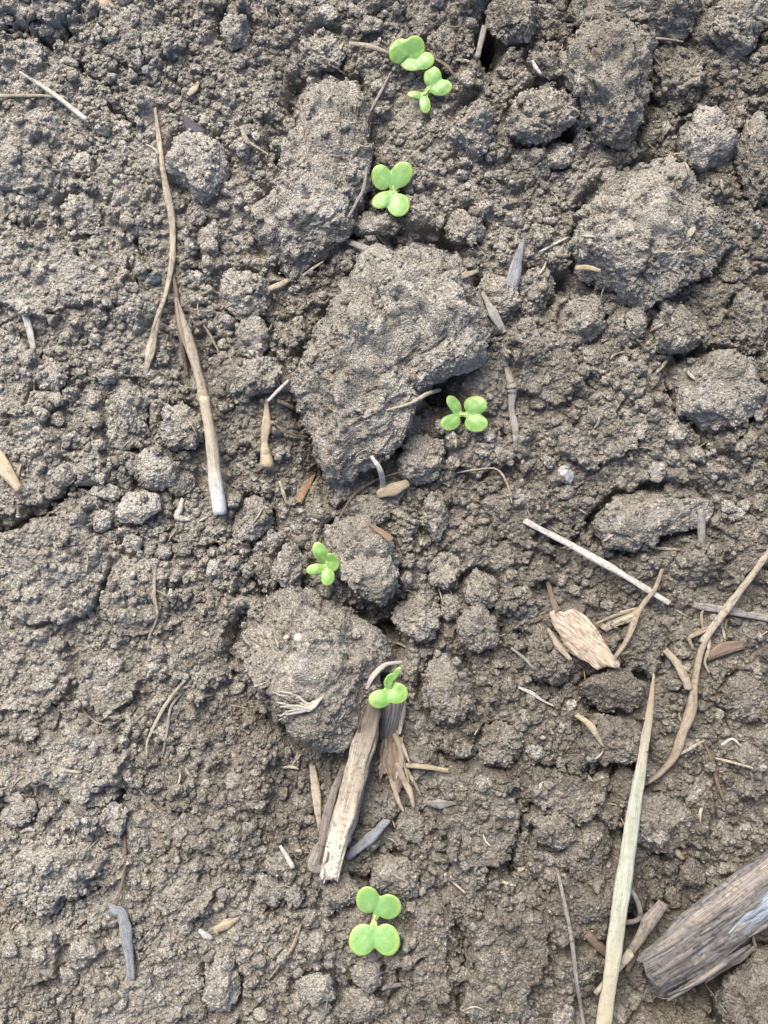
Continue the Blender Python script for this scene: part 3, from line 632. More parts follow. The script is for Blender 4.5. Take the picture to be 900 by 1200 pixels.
litn = 0; LITV = []
def strand(pts, wid, mat, name, parent=None, flat=1.0, drape='stiff', lift=0.0, sides=10, ragged=.5, grooves=.08, sink=(0, 0), bump=.05, cup=0.0, z=None, origin=None, roll=0.0, lab=None, boxy=.75):
    """a straw, root, splinter or scrap lying on the soil. pts: (u, v) photo pixels; wid: full widths along it; flat: thickness / width"""
    global litn
    litn += 1; r = np.random.default_rng(1000 + litn)
    C = catmull(pts, 1.5 if max(wid) < 30 else 2.0); n = len(C)
    s = np.r_[0, np.cumsum(np.hypot(*np.diff(C, axis=0).T))]; t = s / s[-1]
    wd = np.interp(t, np.linspace(0, 1, len(wid)), wid) / 2
    wd = wd * (1 + bump * np.interp(s, np.arange(0, s[-1] + 40, 17), r.normal(0, 1, len(np.arange(0, s[-1] + 40, 17)))))
    th = wd * flat
    if z is None:
        offs = [-.6, 0, .6]; d = np.gradient(C, axis=0); d /= np.linalg.norm(d, axis=1)[:, None] + 1e-9; nrm = np.stack([-d[:, 1], d[:, 0]], 1)
        top = np.max([sample((C + nrm * (o * wd)[:, None])[:, 0], (C + nrm * (o * wd)[:, None])[:, 1]) for o in offs], 0).astype(float)
        if drape == 'stiff':
            a, b = np.polyfit(t, top, 1); res = top - (a * t + b); zz = a * t + b + np.quantile(res, .90)
        else:
            win = 15 if drape == 'soft' else 5; pad = np.pad(top, win, mode='edge')
            mx = np.array([np.quantile(pad[k:k + 2 * win + 1], .8) for k in range(n)])
            ker = np.ones(win) / win; zz = np.convolve(np.pad(mx, win // 2, mode='edge'), ker, 'valid')[:n]
            zz = np.maximum(zz, top - th * .3) * .5 + zz * .5
        zz = zz + th * .5 + lift
        e = np.clip(s / 14, 0, 1), np.clip((s[-1] - s) / 14, 0, 1)
        zz = zz - sink[0] * (1 - e[0]) ** 2 - sink[1] * (1 - e[1]) ** 2
    else:
        zz = np.interp(t, np.linspace(0, 1, len(z)), z)
    f = (HP - zz) / HP
    P = np.stack([450 + (C[:, 0] - 450) * f, 600 + (C[:, 1] - 600) * f, zz], 1)
    Tn = np.gradient(P, axis=0); Tn /= np.linalg.norm(Tn, axis=1)[:, None] + 1e-9
    Wd = np.cross(np.array([0, 0, 1.0]), Tn); Wd /= np.linalg.norm(Wd, axis=1)[:, None] + 1e-9
    N = np.cross(Tn, Wd)
    if roll:
        cr, sr = math.cos(roll), math.sin(roll); Wd, N = Wd * cr + N * sr, N * cr - Wd * sr
    ang = np.arange(sides) / sides * 2 * np.pi
    gr = 1 + grooves * r.normal(0, 1, sides)
    slow = 1 + grooves * .5 * r.normal(0, 1, (max(n // 16, 2), sides)); slow = np.array([np.interp(t, np.linspace(0, 1, len(slow)), slow[:, k]) for k in range(sides)]).T
    rad = gr[None, :] * slow
    ca, sa = np.cos(ang), np.sin(ang); ca = np.sign(ca) * np.abs(ca) ** boxy; sa = np.sign(sa) * np.abs(sa) ** boxy
    V = P[:, None, :] + Wd[:, None, :] * (wd[:, None] * ca * rad)[..., None] + N[:, None, :] * ((th[:, None] * sa - cup * wd[:, None] * (1 - ca ** 2) * (sa > -2)) * rad)[..., None]
    ph = np.stack([np.repeat(s / max(20, wd.max() * 3.5), sides), np.tile(ca * 2.2, n), np.tile(sa * 2.2, n)], 1); kf = fbm3(ph + litn * 9, 1.0, 3, 41, .6).reshape(V.shape[:2]); V += (V - P[:, None, :]) * (kf * 1.5 * min(grooves * 2 + .06, .3))[..., None]
    rag = ragged * wd.max() * r.uniform(0, 1.6, sides)
    V[0] -= Tn[0] * rag[:, None]; rag = ragged * wd.max() * r.uniform(0, 1.6, sides); V[-1] += Tn[-1] * rag[:, None]
    m = V.shape[0]; V = V.reshape(-1, 3); LITV.append(V)
    i = np.arange((m - 1) * sides).reshape(m - 1, sides); nx = np.roll(i, -1, 1)
    fc = np.stack([i, nx, nx + sides, i + sides], -1).reshape(-1, 4)[:, ::-1]
    along = np.repeat(t, sides); fib = np.stack([np.repeat(s, sides) + litn * 57, np.tile(ca * 5, m) + litn, np.tile(sa * 5, m)], 1)
    cz = P.mean(0) if origin is None else None
    ob = link_mesh(name, to_world(V), fc, M[mat], parent, origin=to_world([cz])[0] if origin is None else origin,
                   attrs={'along': along, 'fib': fib}, ngons=[list(range(sides)), list(range(m * sides - 1, (m - 1) * sides - 1, -1))], flatcap=True)
    if lab: ob['label'] = lab
    return ob, P
def base_of(pts):
    c = np.mean(np.array(pts, float), 0); return to_world([[c[0], c[1], float(sample(c[0], c[1]))]])[0]

def sheet(outline, mat, name, parent, lift, curl, n=110):
    """a thin torn scrap: outline in photo pixels, curling along its length"""
    global litn
    litn += 1; pts = np.array(outline, float); c = pts.mean(0); dense = np.concatenate([pts[k] * (1 - q) + pts[(k + 1) % len(pts)] * q for k in range(len(pts)) for q in [np.linspace(0, 1, 8, endpoint=False)[:, None]]])
    d = dense - c; th = np.arctan2(d[:, 1], d[:, 0]); o = np.argsort(th); th = th[o]; rr_ = np.hypot(d[:, 0], d[:, 1])[o]
    a = np.arange(n) / n * 2 * np.pi - np.pi; R = np.interp(a, np.r_[th[-1] - 2 * np.pi, th, th[0] + 2 * np.pi], np.r_[rr_[-1], rr_, rr_[0]])
    R = R + 1.6 * fbm2(np.cos(a) * 30, np.sin(a) * 30, 4, 3, litn, .7)
    u_, s_, vt = np.linalg.svd(pts - c); ax_ = vt[0]; px_ = vt[1]; W2 = (np.abs((pts - c) @ px_)).max()
    zt = float(np.quantile(sample(dense[:, 0], dense[:, 1]), .6)) + lift
    V = [(c[0], c[1])]; rg = [0]
    for q in np.linspace(0, 1, 13)[1:]:
        for k in range(n): V.append((c[0] + math.cos(a[k]) * R[k] * q, c[1] + math.sin(a[k]) * R[k] * q)); rg.append(q)
    V = np.array(V); w_ = (V - c) @ px_ / W2; s2 = (V - c) @ ax_; rg = np.array(rg)
    z = zt + curl * (1 - w_ ** 2 * 1.6) + 2.0 * fbm2(V[:, 0], V[:, 1], 16, 3, litn + 3) + 1.2 * np.abs(vn2(w_ * 6, s2 / 30, litn)) * 1.5 + 1.8 * fbm2(V[:, 0], V[:, 1], 5, 2, litn + 4) * rg
    f_ = (HP - z) / HP; A = np.stack([450 + (V[:, 0] - 450) * f_, 600 + (V[:, 1] - 600) * f_, z], 1); B = A - np.array([0, 0, .8]); N_ = len(A); qd = []; ng = []
    for k in range(n): ng += [[1 + (k + 1) % n, 1 + k, 0], [N_, N_ + 1 + k, N_ + 1 + (k + 1) % n]]
    for j in range(11):
        for k in range(n):
            p0, p1, p2, p3 = 1 + j * n + k, 1 + j * n + n + k, 1 + j * n + n + (k + 1) % n, 1 + j * n + (k + 1) % n; qd += [(p3, p2, p1, p0), (p0 + N_, p1 + N_, p2 + N_, p3 + N_)]
    for k in range(n): l0, l1 = 1 + 11 * n + k, 1 + 11 * n + (k + 1) % n; qd.append((l0, l1, l1 + N_, l0 + N_))
    al = (s2 - s2.min()) / (s2.max() - s2.min()); fib = np.stack([s2, w_ * 5, np.zeros(N_)], 1)
    LITV.append(A)
    return link_mesh(name, to_world(np.vstack([A, B])), np.array(qd), M[mat], parent, origin=to_world([[c[0], c[1], zt]])[0] if parent is None else np.array(parent.location), attrs={'along': np.r_[al, al], 'fib': np.vstack([fib, fib])}, ngons=ng)

# single pieces: (name, category, label, points, widths, material, options)
ITEMS = [
 ('straw','straw','thin pale straw reaching in from the left edge, crossed at its end',[(-12,113),(40,112),(76,114)],[4,4,3],'straw',{}),
 ('straw','straw','short pale straw lying across the end of another in the upper left',[(24,85),(60,108),(100,139)],[3,5.5,6],'white',dict(lift=2)),
 ('straw','straw','short upright pale straw near the left edge',[(24,354),(33,380),(39,408)],[7,8,6],'white',dict(flat=.5)),
 ('husk','husk','cream husk cut by the left edge',[(-8,528),(6,550),(20,570)],[16,18,10],'pod',dict(flat=.55)),
 ('slate_flake','flake','dark triangular flake above the round pale clod',[(214,134),(222,146),(232,158)],[3,14,20],'darkshard',dict(flat=.3)),
 ('straw','straw','pale tapered straw left of the top seedling',[(410,51),(432,54),(456,62)],[4,7,2],'straw',dict(flat=.5)),
 ('root','root','orange brown rootlet right of the top seedling',[(492,60),(508,68),(524,78),(534,92)],[2,4,4,2],'brown',dict(drape='soft')),
 ('twig','twig','thin grey twig below left of the top seedling',[(458,85),(446,108),(433,132)],[3,4,2],'grey',{}),
 ('straw','straw','grey straw on the top edge of the largest clod',[(408,283),(430,292),(452,303)],[6,7,5],'grey',dict(flat=.6)),
 ('root','root','dark wavy rootlet beside the tall slab',[(430,196),(426,222),(418,238),(409,254)],[3,4,4,3],'grey',dict(drape='soft')),
 ('straw','straw','short curved straw scrap in the upper left of centre',[(283,150),(290,166),(300,172),(314,181)],[4,6,3,2],'straw',dict(drape='soft')),
 ('splinter','splinter','blue grey splinter standing right of the largest clod',[(610,290),(605,310),(600,334)],[7,13,16],'slate',dict(flat=.35,ragged=1.0)),
 ('straw','straw','thin white straw between the blue splinter and the domed clod',[(633,295),(648,287),(664,279)],[2.4,3,2],'white',{}),
 ('straw_chip','chip','tan chip at the lower left foot of the domed clod',[(676,314),(690,314),(702,317)],[6,7,4],'pod',dict(flat=.5)),
 ('straw_chip','chip','flat pale chip on the shoulder of the largest clod',[(530,328),(544,323),(560,317)],[5,9,4],'straw',dict(flat=.3,lift=4)),
 ('straw_chip','chip','white frayed chip at the right side of the largest clod',[(570,352),(578,368),(586,382)],[5,13,9],'white',dict(flat=.3,ragged=1.2,lift=5)),
 ('straw','straw','curved straw at the lower right of the largest clod',[(452,481),(480,473),(500,462),(515,457)],[2,4,5,4],'straw',dict(drape='soft')),
 ('straw','straw','vertical flaky straw strip right of the paired seedling leaves',[(594,432),(601,455),(600,480),(604,500),(604,522)],[6,11,6,9,5],'grey',dict(flat=.4,drape='soft',ragged=1.2)),
 ('root','root','hair thin root arching below the paired seedling leaves',[(536,554),(560,550),(582,550),(594,566),(600,590)],[1.6,2,2.2,2,1.4],'straw',dict(drape='soft')),
 ('straw','straw','long straight white straw right of centre',[(616,611),(700,656),(783,706)],[6,8.5,7],'white',dict(ragged=.3)),
 ('straw','straw','flat straw reaching in from the right edge',[(912,727),(860,717),(815,709)],[8,10,9],'grey',dict(flat=.5)),
 ('straw','straw','short cream straw on a dark clod below the curled leaf',[(676,838),(692,850),(706,873)],[6,8,3],'pod',dict(drape='soft',flat=.6)),
 ('root','root','thin white rootlet above the long crack',[(609,806),(622,812),(634,820),(648,827)],[3,5,2.5,2],'fluff',dict(drape='soft')),
 ('root','root','wavy brown rootlet near the right edge low down',[(824,868),(835,892),(840,915),(848,938)],[2.5,4,4,2.5],'brown',dict(drape='soft')),
 ('root','root','thin pale rootlet lying level near the right edge',[(836,888),(856,893),(882,900)],[2.5,3,2.5],'straw',{}),
 ('root','root','short bent white root at the right edge low down',[(846,873),(858,866),(868,874)],[3,3,2],'fluff',dict(drape='soft')),
 ('splinter','splinter','blue grey splinter beside the split stick',[(449,966),(434,982),(413,1000)],[8,14,9],'slate',dict(flat=.45,ragged=.9)),
 ('straw_chip','chip','small pale olive chip right of the root stump',[(500,941),(514,942),(531,941)],[4,12,3],'grey',dict(flat=.4)),
 ('straw','straw','flat upright straw left of the split stick',[(366,898),(370,930),(374,966)],[7,11,5],'straw',dict(flat=.4,ragged=1.2)),
 ('straw','straw','short white straw on the clods left of the split stick tip',[(329,992),(336,1003),(343,1016)],[4,5,5],'white',dict(flat=.6)),
 ('root','root','thin tan root left of the lowest seedling',[(352,1084),(344,1108),(330,1128),(316,1146)],[3,5,3,2],'tan',dict(drape='soft')),
 ('root','root','thin root hanging below the upright clod at lower left',[(146,980),(147,1010),(142,1040),(134,1066)],[3,4,4,3],'brown',dict(drape='soft')),
 ('splinter','splinter','grey fluted splinter at lower left',[(134,1066),(144,1072),(150,1110),(154,1143)],[12,15,11,8],'slate',dict(flat=.45,ragged=1.0)),
 ('husk','husk','seed husk, larger of two near the bottom left of centre',[(253,1089),(264,1084),(278,1077)],[9,12,3],'pod',dict(flat=.5)),
 ('husk','husk','tiny seed husk left of the larger one near the bottom',[(235,1091),(241,1096),(247,1099)],[5,9,5],'white',dict(flat=.5)),
 ('root','root','knobbly cream root left of the largest clod',[(312,469),(312,495),(310,518),(313,544)],[4,9,8,14],'pod',dict(drape='soft',bump=.14)),
 ('straw','straw','short thin straw left of the largest clod pointing up right',[(314,470),(326,458),(338,446)],[3,4,3],'white',{}),
 ('straw','straw','short buried straw just right of the knobbly root',[(326,470),(336,474),(344,478)],[4,6,4],'straw',{}),
 ('root','root','dark curved rootlet at the left foot of the largest clod',[(320,494),(332,505),(345,510),(360,512)],[3,3,2.5,2],'brown',dict(drape='soft')),
 ('straw_chip','chip','pale short chip between the slab and the largest clod',[(316,339),(328,334),(337,329)],[7,9,6],'straw',dict(flat=.6)),
 ('straw','straw','thin straw above the largest clod pointing up right',[(355,323),(366,315),(378,307)],[3,3,2],'straw',{}),
 ('splinter','splinter','rusty splinter below the left foot of the largest clod',[(350,587),(358,572),(369,556)],[7,11,2],'rust',dict(flat=.4)),
 ('splinter','splinter','thin rusty splinter above the lumpy clod in the centre',[(430,612),(444,622),(458,632)],[2,6,7],'rust',dict(flat=.4)),
 ('husk','husk','oval cream husk below the largest clod',[(447,578),(460,574),(474,568)],[10,16,10],'pod',dict(flat=.7,bump=.02)),
 ('straw','straw','pale curved straw hanging from the largest clod',[(436,536),(444,548),(448,562),(448,577)],[4,6,6,5],'white',dict(drape='soft')),
 ('twig','twig','thin bent dark twig below the largest clod',[(470,553),(440,563),(415,580),(398,606)],[2,3,3,3],'brown',dict(drape='soft',lift=2)),
 ('straw','straw','white Y shaped scrap below the pale clods',[(214,585),(211,597),(208,606),(222,609)],[5,7,7,4],'white',dict(drape='soft')),
 ('root','root','pale fibre lying upright left of centre',[(181,672),(181,700),(184,722),(174,748)],[3,4,3,2],'straw',dict(drape='soft')),
 ('root','root','hair thin pale fibre left of the big round topped clod',[(184,692),(195,698),(203,704)],[1.5,2,1.5],'straw',dict(drape='soft')),
 ('straw','straw','pale curved strip draped on the clod above a seedling',[(470,776),(452,779),(437,792),(430,806)],[3,5,7,4],'fluff',dict(drape='soft',flat=.4)),
 ('straw','straw','upright sliver at the right side of the flat clod',[(821,600),(822,620),(822,640)],[8,9,8],'grey',dict(flat=.5)),
 ('straw','straw','thin pale sliver under the flat clod on the right',[(764,642),(780,643),(796,644)],[2,4,2],'straw',{}),
 ('straw','straw','tiny pale sliver left of the wide crust clod',[(770,436),(777,428),(783,421)],[3,4,3],'straw',{}),
 ('straw','straw','pale sliver on the domed clod at the upper right',[(802,280),(808,274),(813,268)],[4,8,5],'straw',dict(flat=.4)),
 ('straw','straw','thin straw at the right edge near the top',[(886,20),(900,26),(912,32)],[4,5,4],'straw',{}),
 ('root','root','fine root crossing the top of the tall ridged clod',[(708,8),(704,20),(700,32)],[1.5,2,1.5],'tan',dict(drape='soft')),
 ('straw','straw','thin straw at the foot of the slab on the top edge',[(768,45),(782,46),(800,49)],[2.5,3,2],'straw',{}),
 ('straw','straw','long thin grey stem standing at the lower right of centre',[(655,1028),(668,1090),(676,1150),(686,1215)],[4,5,5,4],'grey',dict(drape='soft')),
 ('husk','husk','small bright husk right of the pale spear',[(789,992),(794,999),(799,1005)],[5,9,5],'pod',{}),
 ('root','root','bent pale root behind the pale spear near the log',[(738,1042),(746,1055),(750,1072),(744,1079),(728,1081)],[5,6,6,6,5],'grey',dict(drape='soft',lift=3)),
 ('splinter','splinter','brown plank like scrap left of the pale spear near the bottom',[(690,1096),(702,1108),(716,1120)],[10,14,9],'brown',dict(flat=.4)),
 ('splinter','splinter','brown chip in the shadow of the branched stem',[(832,768),(848,760),(868,756)],[12,16,12],'brown',dict(flat=.4)),
 ('straw','straw','grey straw standing at the dark hole near the top',[(568,32),(564,48),(560,66)],[6,7,6],'grey',dict(flat=.5)),
 ('straw','straw','short pale straw on the ragged clod at the top',[(624,72),(628,80),(633,86)],[3,5,3],'white',{}),
 ('root','root','curved pale rootlet left of the log on the bottom crust',[(527,1030),(536,1038),(545,1046)],[2,3,2],'straw',{}),
 ('straw','straw','pale straw scrap lying on the bottom edge of the lowest mound',[(450,1158),(460,1155),(470,1154)],[4,6,4],'grey',dict(flat=.5)),
 ('root','root','fine twisted fibre in the lower left crust',[(95,830),(112,846),(132,852)],[1.4,1.8,1.4],'straw',dict(drape='soft')),
 ('root','root','fine brown fibre in the lower middle',[(163,925),(180,945),(196,958)],[1.4,1.8,1.4],'tan',dict(drape='soft')),
 ('straw','straw','tiny white sliver in the lower left crust',[(25,975),(32,972),(40,973)],[3,4,2],'white',{}),
 ('straw_chip','chip','pale chip near the top left of the crust',[(222,110),(228,104),(232,97)],[5,8,4],'straw',dict(flat=.4)),
 ('straw_chip','chip','tan chip on the top edge at the left',[(116,-4),(124,4),(132,10)],[8,14,8],'leafchip',dict(flat=.4)),
 ('straw','straw','thin fibre lying on the ground right of the knobbly root',[(328,565),(332,577),(336,590)],[3,4,2],'straw',dict(drape='soft')),
 ('root','root','brown hooked rootlet left of the wide flat clod',[(238,380),(246,392),(252,404),(256,412)],[2,3,3,2],'tan',dict(drape='soft')),
 ('straw','straw','thin straw lying at the foot of the dark hollow',[(600,760),(615,772),(625,784)],[3,3.5,2],'grey',dict(drape='soft')),
]
MULTI = [([(182,128),(187,165),(192,205),(201,250),(203,290),(200,320),(192,352),(182,378),(176,400)],12), ([(202,318),(207,360),(213,400),(219,440)],10), ([(205,352),(220,398),(235,450),(247,520),(259,598)],14),
 ([(660,725),(690,748),(722,780)],30), ([(640,682),(652,716)],6), ([(722,768),(745,715),(757,702),(776,668)],8), ([(700,728),(745,715)],12), ([(915,632),(870,685),(835,735),(818,780),(812,820),(800,860),(780,892),(762,916)],16), ([(783,764),(806,800)],10),
 ([(767,795),(752,900),(730,1040),(708,1215)],16), ([(795,1060),(700,1162)],14), ([(772,1136),(850,1085),(955,1030)],44), ([(438,830),(420,900),(386,1028)],22), ([(461,830),(466,900)],20), ([(470,895),(526,903)],8), ([(478,900),(470,950)],16), ([(325,842),(380,818)],14),
 ([(217,797),(190,835),(172,886)],5), ([(212,815),(195,850),(190,890)],5), ([(470,60),(490,75)],16), ([(512,95),(490,120)],14), ([(458,222),(458,222)],18), ([(530,484),(560,486)],16), ([(378,662),(379,662)],16), ([(455,812),(456,812)],18), ([(430,1060),(440,1100)],24)]
for it in ITEMS: corridor(it[3], max(it[5 - 1]) / 2 + 1)
for pts, wd in MULTI: corridor(pts, wd)

# ------------------------------------------------------------------ many small clods nobody could tell apart, then loose crumbs
tmpl = []
for k in range(10):
    P, f, c, Rm = clod_shape(ell(0, 0, 12, 10 + (k % 3), 0, 40 + k), 7 + (k % 4), 4, 900 + k, .85, 8, 1.0)
    me = bpy.data.meshes.new('soil_clod'); q = P * S; q[:, 1] *= -1
    me.vertices.add(len(q)); me.vertices.foreach_set('co', q.astype(F).ravel()); lp = f[:, ::-1].reshape(-1)
    me.loops.add(len(lp)); me.loops.foreach_set('vertex_index', lp.astype(np.int32)); me.polygons.add(len(f)); me.polygons.foreach_set('loop_start', (np.arange(len(f)) * 3).astype(np.int32)); me.polygons.foreach_set('loop_total', np.full(len(f), 3, np.int32))
    me.polygons.foreach_set('use_smooth', np.ones(len(f), bool)); me.attributes.new('tint', 'FLOAT', 'POINT').data.foreach_set('value', np.full(len(q), .16 + .06 * (k % 4 - 1), F))
    me.update(calc_edges=True); me.materials.append(SOIL); tmpl.append((me, P))
placed = 0; tries = 0; spots = []
while placed < 195 and tries < 9000:
    tries += 1
    u = rnd.uniform(5, 895); v = rnd.uniform(5, 1195); sc = rnd.choice([.5, .55, .6, .7, .8, .95, 1.1]); R = 12 * sc
    i, j = int(v - V0), int(u - U0)
    if BUSY2[i - int(R):i + int(R), j - int(R):j + int(R)].any(): continue
    if BUSY[i - int(R * .6):i + int(R * .6) + 1, j - int(R * .6):j + int(R * .6) + 1].mean() > .15: continue
    if any((u - a) ** 2 + (v - b) ** 2 < (R + c_) ** 2 * .9 for a, b, c_ in spots): continue
    if fbm2(np.array([u]), np.array([v]), 120, 2, 77)[0] < -.35 or sample(u, v, SLAB) > .3: continue
    spots.append((u, v, R)); me, P = tmpl[placed % 10]
    z = float(np.median(T[i - 3:i + 4, j - 3:j + 4])) + 2.2 * sc
    cu, cv = shift(u, v, z); a = rnd.uniform(0, 6.28)
    ob = bpy.data.objects.new('soil_clod', me); COL.objects.link(ob)
    ob.location = to_world([[cu, cv, z]])[0]; ob.rotation_euler = (rnd.uniform(-.3, .3), rnd.uniform(-.3, .3), a); ob.scale = (sc, sc * rnd.uniform(.8, 1.15), sc)
    tag(ob, 'small plain soil clod, one of many scattered over the crumbly ground', 'clod', 'small plain soil clods')
    ca, sa = math.cos(a), math.sin(a); Q = P * sc; Q = np.stack([Q[:, 0] * ca + Q[:, 1] * sa + cu, -Q[:, 0] * sa + Q[:, 1] * ca + cv, Q[:, 2] + z], 1)
    raise_top(Q, busy=True); placed += 1

def crumb_field(name, n, sub, rmin, rmax, power, seed, on_clods, emb, on_litter=False):
    r = np.random.default_rng(seed); vs, fs = ico(sub); shapes = []
    for k in range(14):
        P = vs.copy(); P += vs * (.85 * fbm3(vs * 2.2 + 17 * k, 1.6, 3, 200 + k, .65))[:, None]
        for _ in range(6):
            kk = r.normal(0, 1, 3); kk /= np.linalg.norm(kk); d = P @ kk; P -= np.maximum(d - d.max() * .72, 0)[:, None] * kk * .9
        shapes.append(P)
    N = int(n * 2.2); u = r.uniform(-70, 970, N); v = r.uniform(-90, 1290, N); rad = rmin + (rmax - rmin) * r.uniform(0, 1, N) ** power
    b1 = sample(u, v, BUSY); dens = .5 + .75 * fbm2(u, v, 70, 3, 33)
    low = GT_low; hl = sample(u, v, low)
    keep = ((~sample(u, v, BUSY2)) & (r.uniform(0, 1, N) < np.where(b1, on_clods, np.clip(dens + .25, .12, 1) * (1 - .4 * sample(u, v, SLAB))))) if not on_litter else sample(u, v, BUSY2)
    if on_litter: keep &= r.uniform(0, 1, N) < .10
    
    u, v, rad = u[keep][:n], v[keep][:n], rad[keep][:n]; o = np.argsort(-rad); u, v, rad = u[o], v[o], rad[o]
    V = []; Fc = []; Tt = []; nvt = len(vs)
    for k in range(len(u)):
        i, j = int(round(v[k] - V0)), int(round(u[k] - U0)); z = float(T[i, j]) + rad[k] * emb
        A = r.normal(0, 1, (3, 3)); q, _ = np.linalg.qr(A)
        if np.linalg.det(q) < 0: q[:, 0] *= -1
        P = (shapes[k % 14] @ q) * rad[k] * np.array([1, r.uniform(.75, 1.2), .8]) + np.array([u[k], v[k], z])
        V.append(P); Fc.append(fs + k * nvt); Tt.append(np.full(nvt, r.normal(0, .08) + .06))
        if rad[k] > 2.2:
            rr = int(rad[k] * .8); y, x = np.mgrid[-rr:rr + 1, -rr:rr + 1]; dm = x * x + y * y <= rr * rr
            sl = T[i - rr:i + rr + 1, j - rr:j + rr + 1]
            if sl.shape == dm.shape: sl[dm] = np.maximum(sl[dm], z + rad[k] * .7 * np.sqrt(np.clip(1 - (x * x + y * y)[dm] / (rad[k] ** 2), 0, 1)))
    V = np.concatenate(V); Fc = np.concatenate(Fc); Tt = np.concatenate(Tt) + dryness(V[:, 0], V[:, 1])
    ob = link_mesh(name, to_world(V), Fc[:, ::-1], SOIL, attrs={'tint': Tt}); ob['kind'] = 'stuff'
    return ob
GT_low = GT
tag(crumb_field('soil_crumbs', 1500, 3, 5.0, 9.0, 1.8, 1, .03, .25), 'loose pea sized crumbs of soil scattered over the ground', 'crumbs')
tag(crumb_field('soil_crumbs', 9000, 2, 2.4, 5.2, 1.8, 2, .09, .3), 'loose small crumbs of soil scattered over the ground', 'crumbs')
tag(crumb_field('soil_grains', 26000, 1, 1.0, 2.4, 1.5, 3, .30, .3), 'finest loose grains of soil covering the ground and clods', 'grains')

# ------------------------------------------------------------------ litter
for name, cat, label, pts, wid, mat, kw in ITEMS:
    kw = dict(kw); kw.setdefault('drape', 'stiff')
    ob, P = strand(pts, wid, mat, name, **kw); tag(ob, label, cat)

def multi(name, label, cat, pts):
    return empty(name, base_of(pts), label, cat)
rr = random.Random(5)
# the long curved stem at the left, split at its foot
p = [(182,128),(187,165),(192,205),(201,250),(203,290),(200,320),(192,352),(182,378),(176,400)]
e = multi('plant_stem', 'long curved tan stem with a frayed foot in the left half', 'stem', p)
_, P = strand(p, [3,5,6,7,7,7,5,4,3], 'straw', 'stalk', e, drape='soft', lift=2, sink=(2, 0))
strand([(186,368),(181,392),(176,414),(172,430)], [4,7,11,7], 'straw', 'frayed_foot', e, drape='soft', flat=.6, ragged=1.3)
strand([(196,340),(188,366),(180,395)], [4,4,3], 'straw', 'side_strand', e, drape='soft', lift=2)
strand([(172,170),(180,174),(189,183)], [2,3,4], 'straw', 'side_shoot', e, drape='soft', lift=2)
tag(strand([(202,318),(207,345),(208,375),(214,405),(219,440)], [5,5,6,5,4], 'brown', 'root', drape='soft')[0], 'thin brown root running down left of the jointed straw', 'root')
e = multi('jointed_straw', 'jointed straw with a bluish bleached tip in the left half', 'straw', [(205,352),(259,598)])
strand([(207,354),(220,396),(232,440),(237,462)], [5,9,10,11], 'straw', 'stalk', e, drape='stiff', lift=3, flat=.7)
strand([(236,460),(238,466),(240,471)], [12,14,12], 'tan', 'node', e, drape='soft', lift=4, flat=.8, ragged=.1)
strand([(239,468),(246,510),(252,560),(258,598)], [11,14,16,17], 'bluetip', 'stalk', e, drape='stiff', lift=3, flat=.7, ragged=.35)
strand([(206,350),(211,385),(222,420)], [3,4,2], 'tan', 'sheath', e, drape='stiff', lift=5)
# curled dry leaf and its stub
e = multi('dry_leaf', 'curled papery brown leaf right of centre', 'leaf', [(660,725),(722,780)])
sheet([(643,718),(650,714),(660,717),(672,713),(687,722),(696,732),(707,749),(716,764),(727,776),(726,784),(712,781),(700,785),(688,776),(675,770),(664,762),(656,744),(648,733)], 'leafchip', 'leaf_blade', e, 9, 5)
strand([(642,684),(647,700),(652,716)], [5,6,8], 'brown', 'leaf_stalk', e, drape='stiff', lift=4)
strand([(643,738),(654,756),(668,772)], [4,8,4], 'tan', 'leaf_edge', e, drape='stiff', flat=.4, lift=1)
# forked twig
e = multi('forked_twig', 'forked brown twig between the curled leaf and the white straw', 'twig', [(722,768),(776,668)])
_, P = strand([(722,769),(736,748),(746,722),(757,704),(768,690),(776,668)], [4,6,7,6,5,4], 'tan', 'main_stem', e, drape='stiff', lift=5)
strand([(698,731),(722,721),(750,713)], [3,4,5], 'tan', 'branch', e, drape='stiff', lift=4)
strand([(722,768),(728,766),(737,764)], [3,3,2], 'tan', 'side_shoot', e, drape='soft', lift=3)
tag(sheet([(700,733),(712,727),(728,716),(744,712),(750,718),(742,728),(722,734),(710,741)], 'straw', 'bark_scrap', None, 3, 3), 'flat pale bark scrap behind the forked twig', 'bark')
# branched stem from the right edge
e = multi('branched_stem', 'long branched stem with rootlets coming in from the right edge', 'stem', [(870,685),(765,915)])
strand([(916,628),(890,662),(862,700),(838,732),(824,752)], [7,8,8,9,9], 'straw', 'upper_stalk', e, drape='stiff', lift=6)
strand([(830,742),(820,768),(814,800),(810,832),(800,860),(790,886),(776,904),(762,916)], [7,8,9,11,13,11,8,4], 'tan', 'lower_stalk', e, drape='soft', lift=4, bump=.1)
strand([(781,763),(792,776),(800,790),(807,806)], [6,8,9,8], 'tan', 'side_shoot', e, drape='stiff', lift=4)
for k, (p, wd) in enumerate([([(832,738),(830,762),(826,776),(831,788)], [4,5,3,2]), ([(836,734),(818,742),(808,748),(812,760)], [4,6,5,3]), ([(795,884),(808,878),(824,868)], [3,4,2]), ([(826,745),(822,722),(826,712)], [3,4,2]), ([(845,728),(848,742),(850,752)], [2.5,3,2]), ([(800,850),(796,838),(800,826)], [2,2.5,2])]):
    strand(p, wd, 'tan' if k % 2 else 'straw', 'rootlet', e, drape='soft', lift=3)
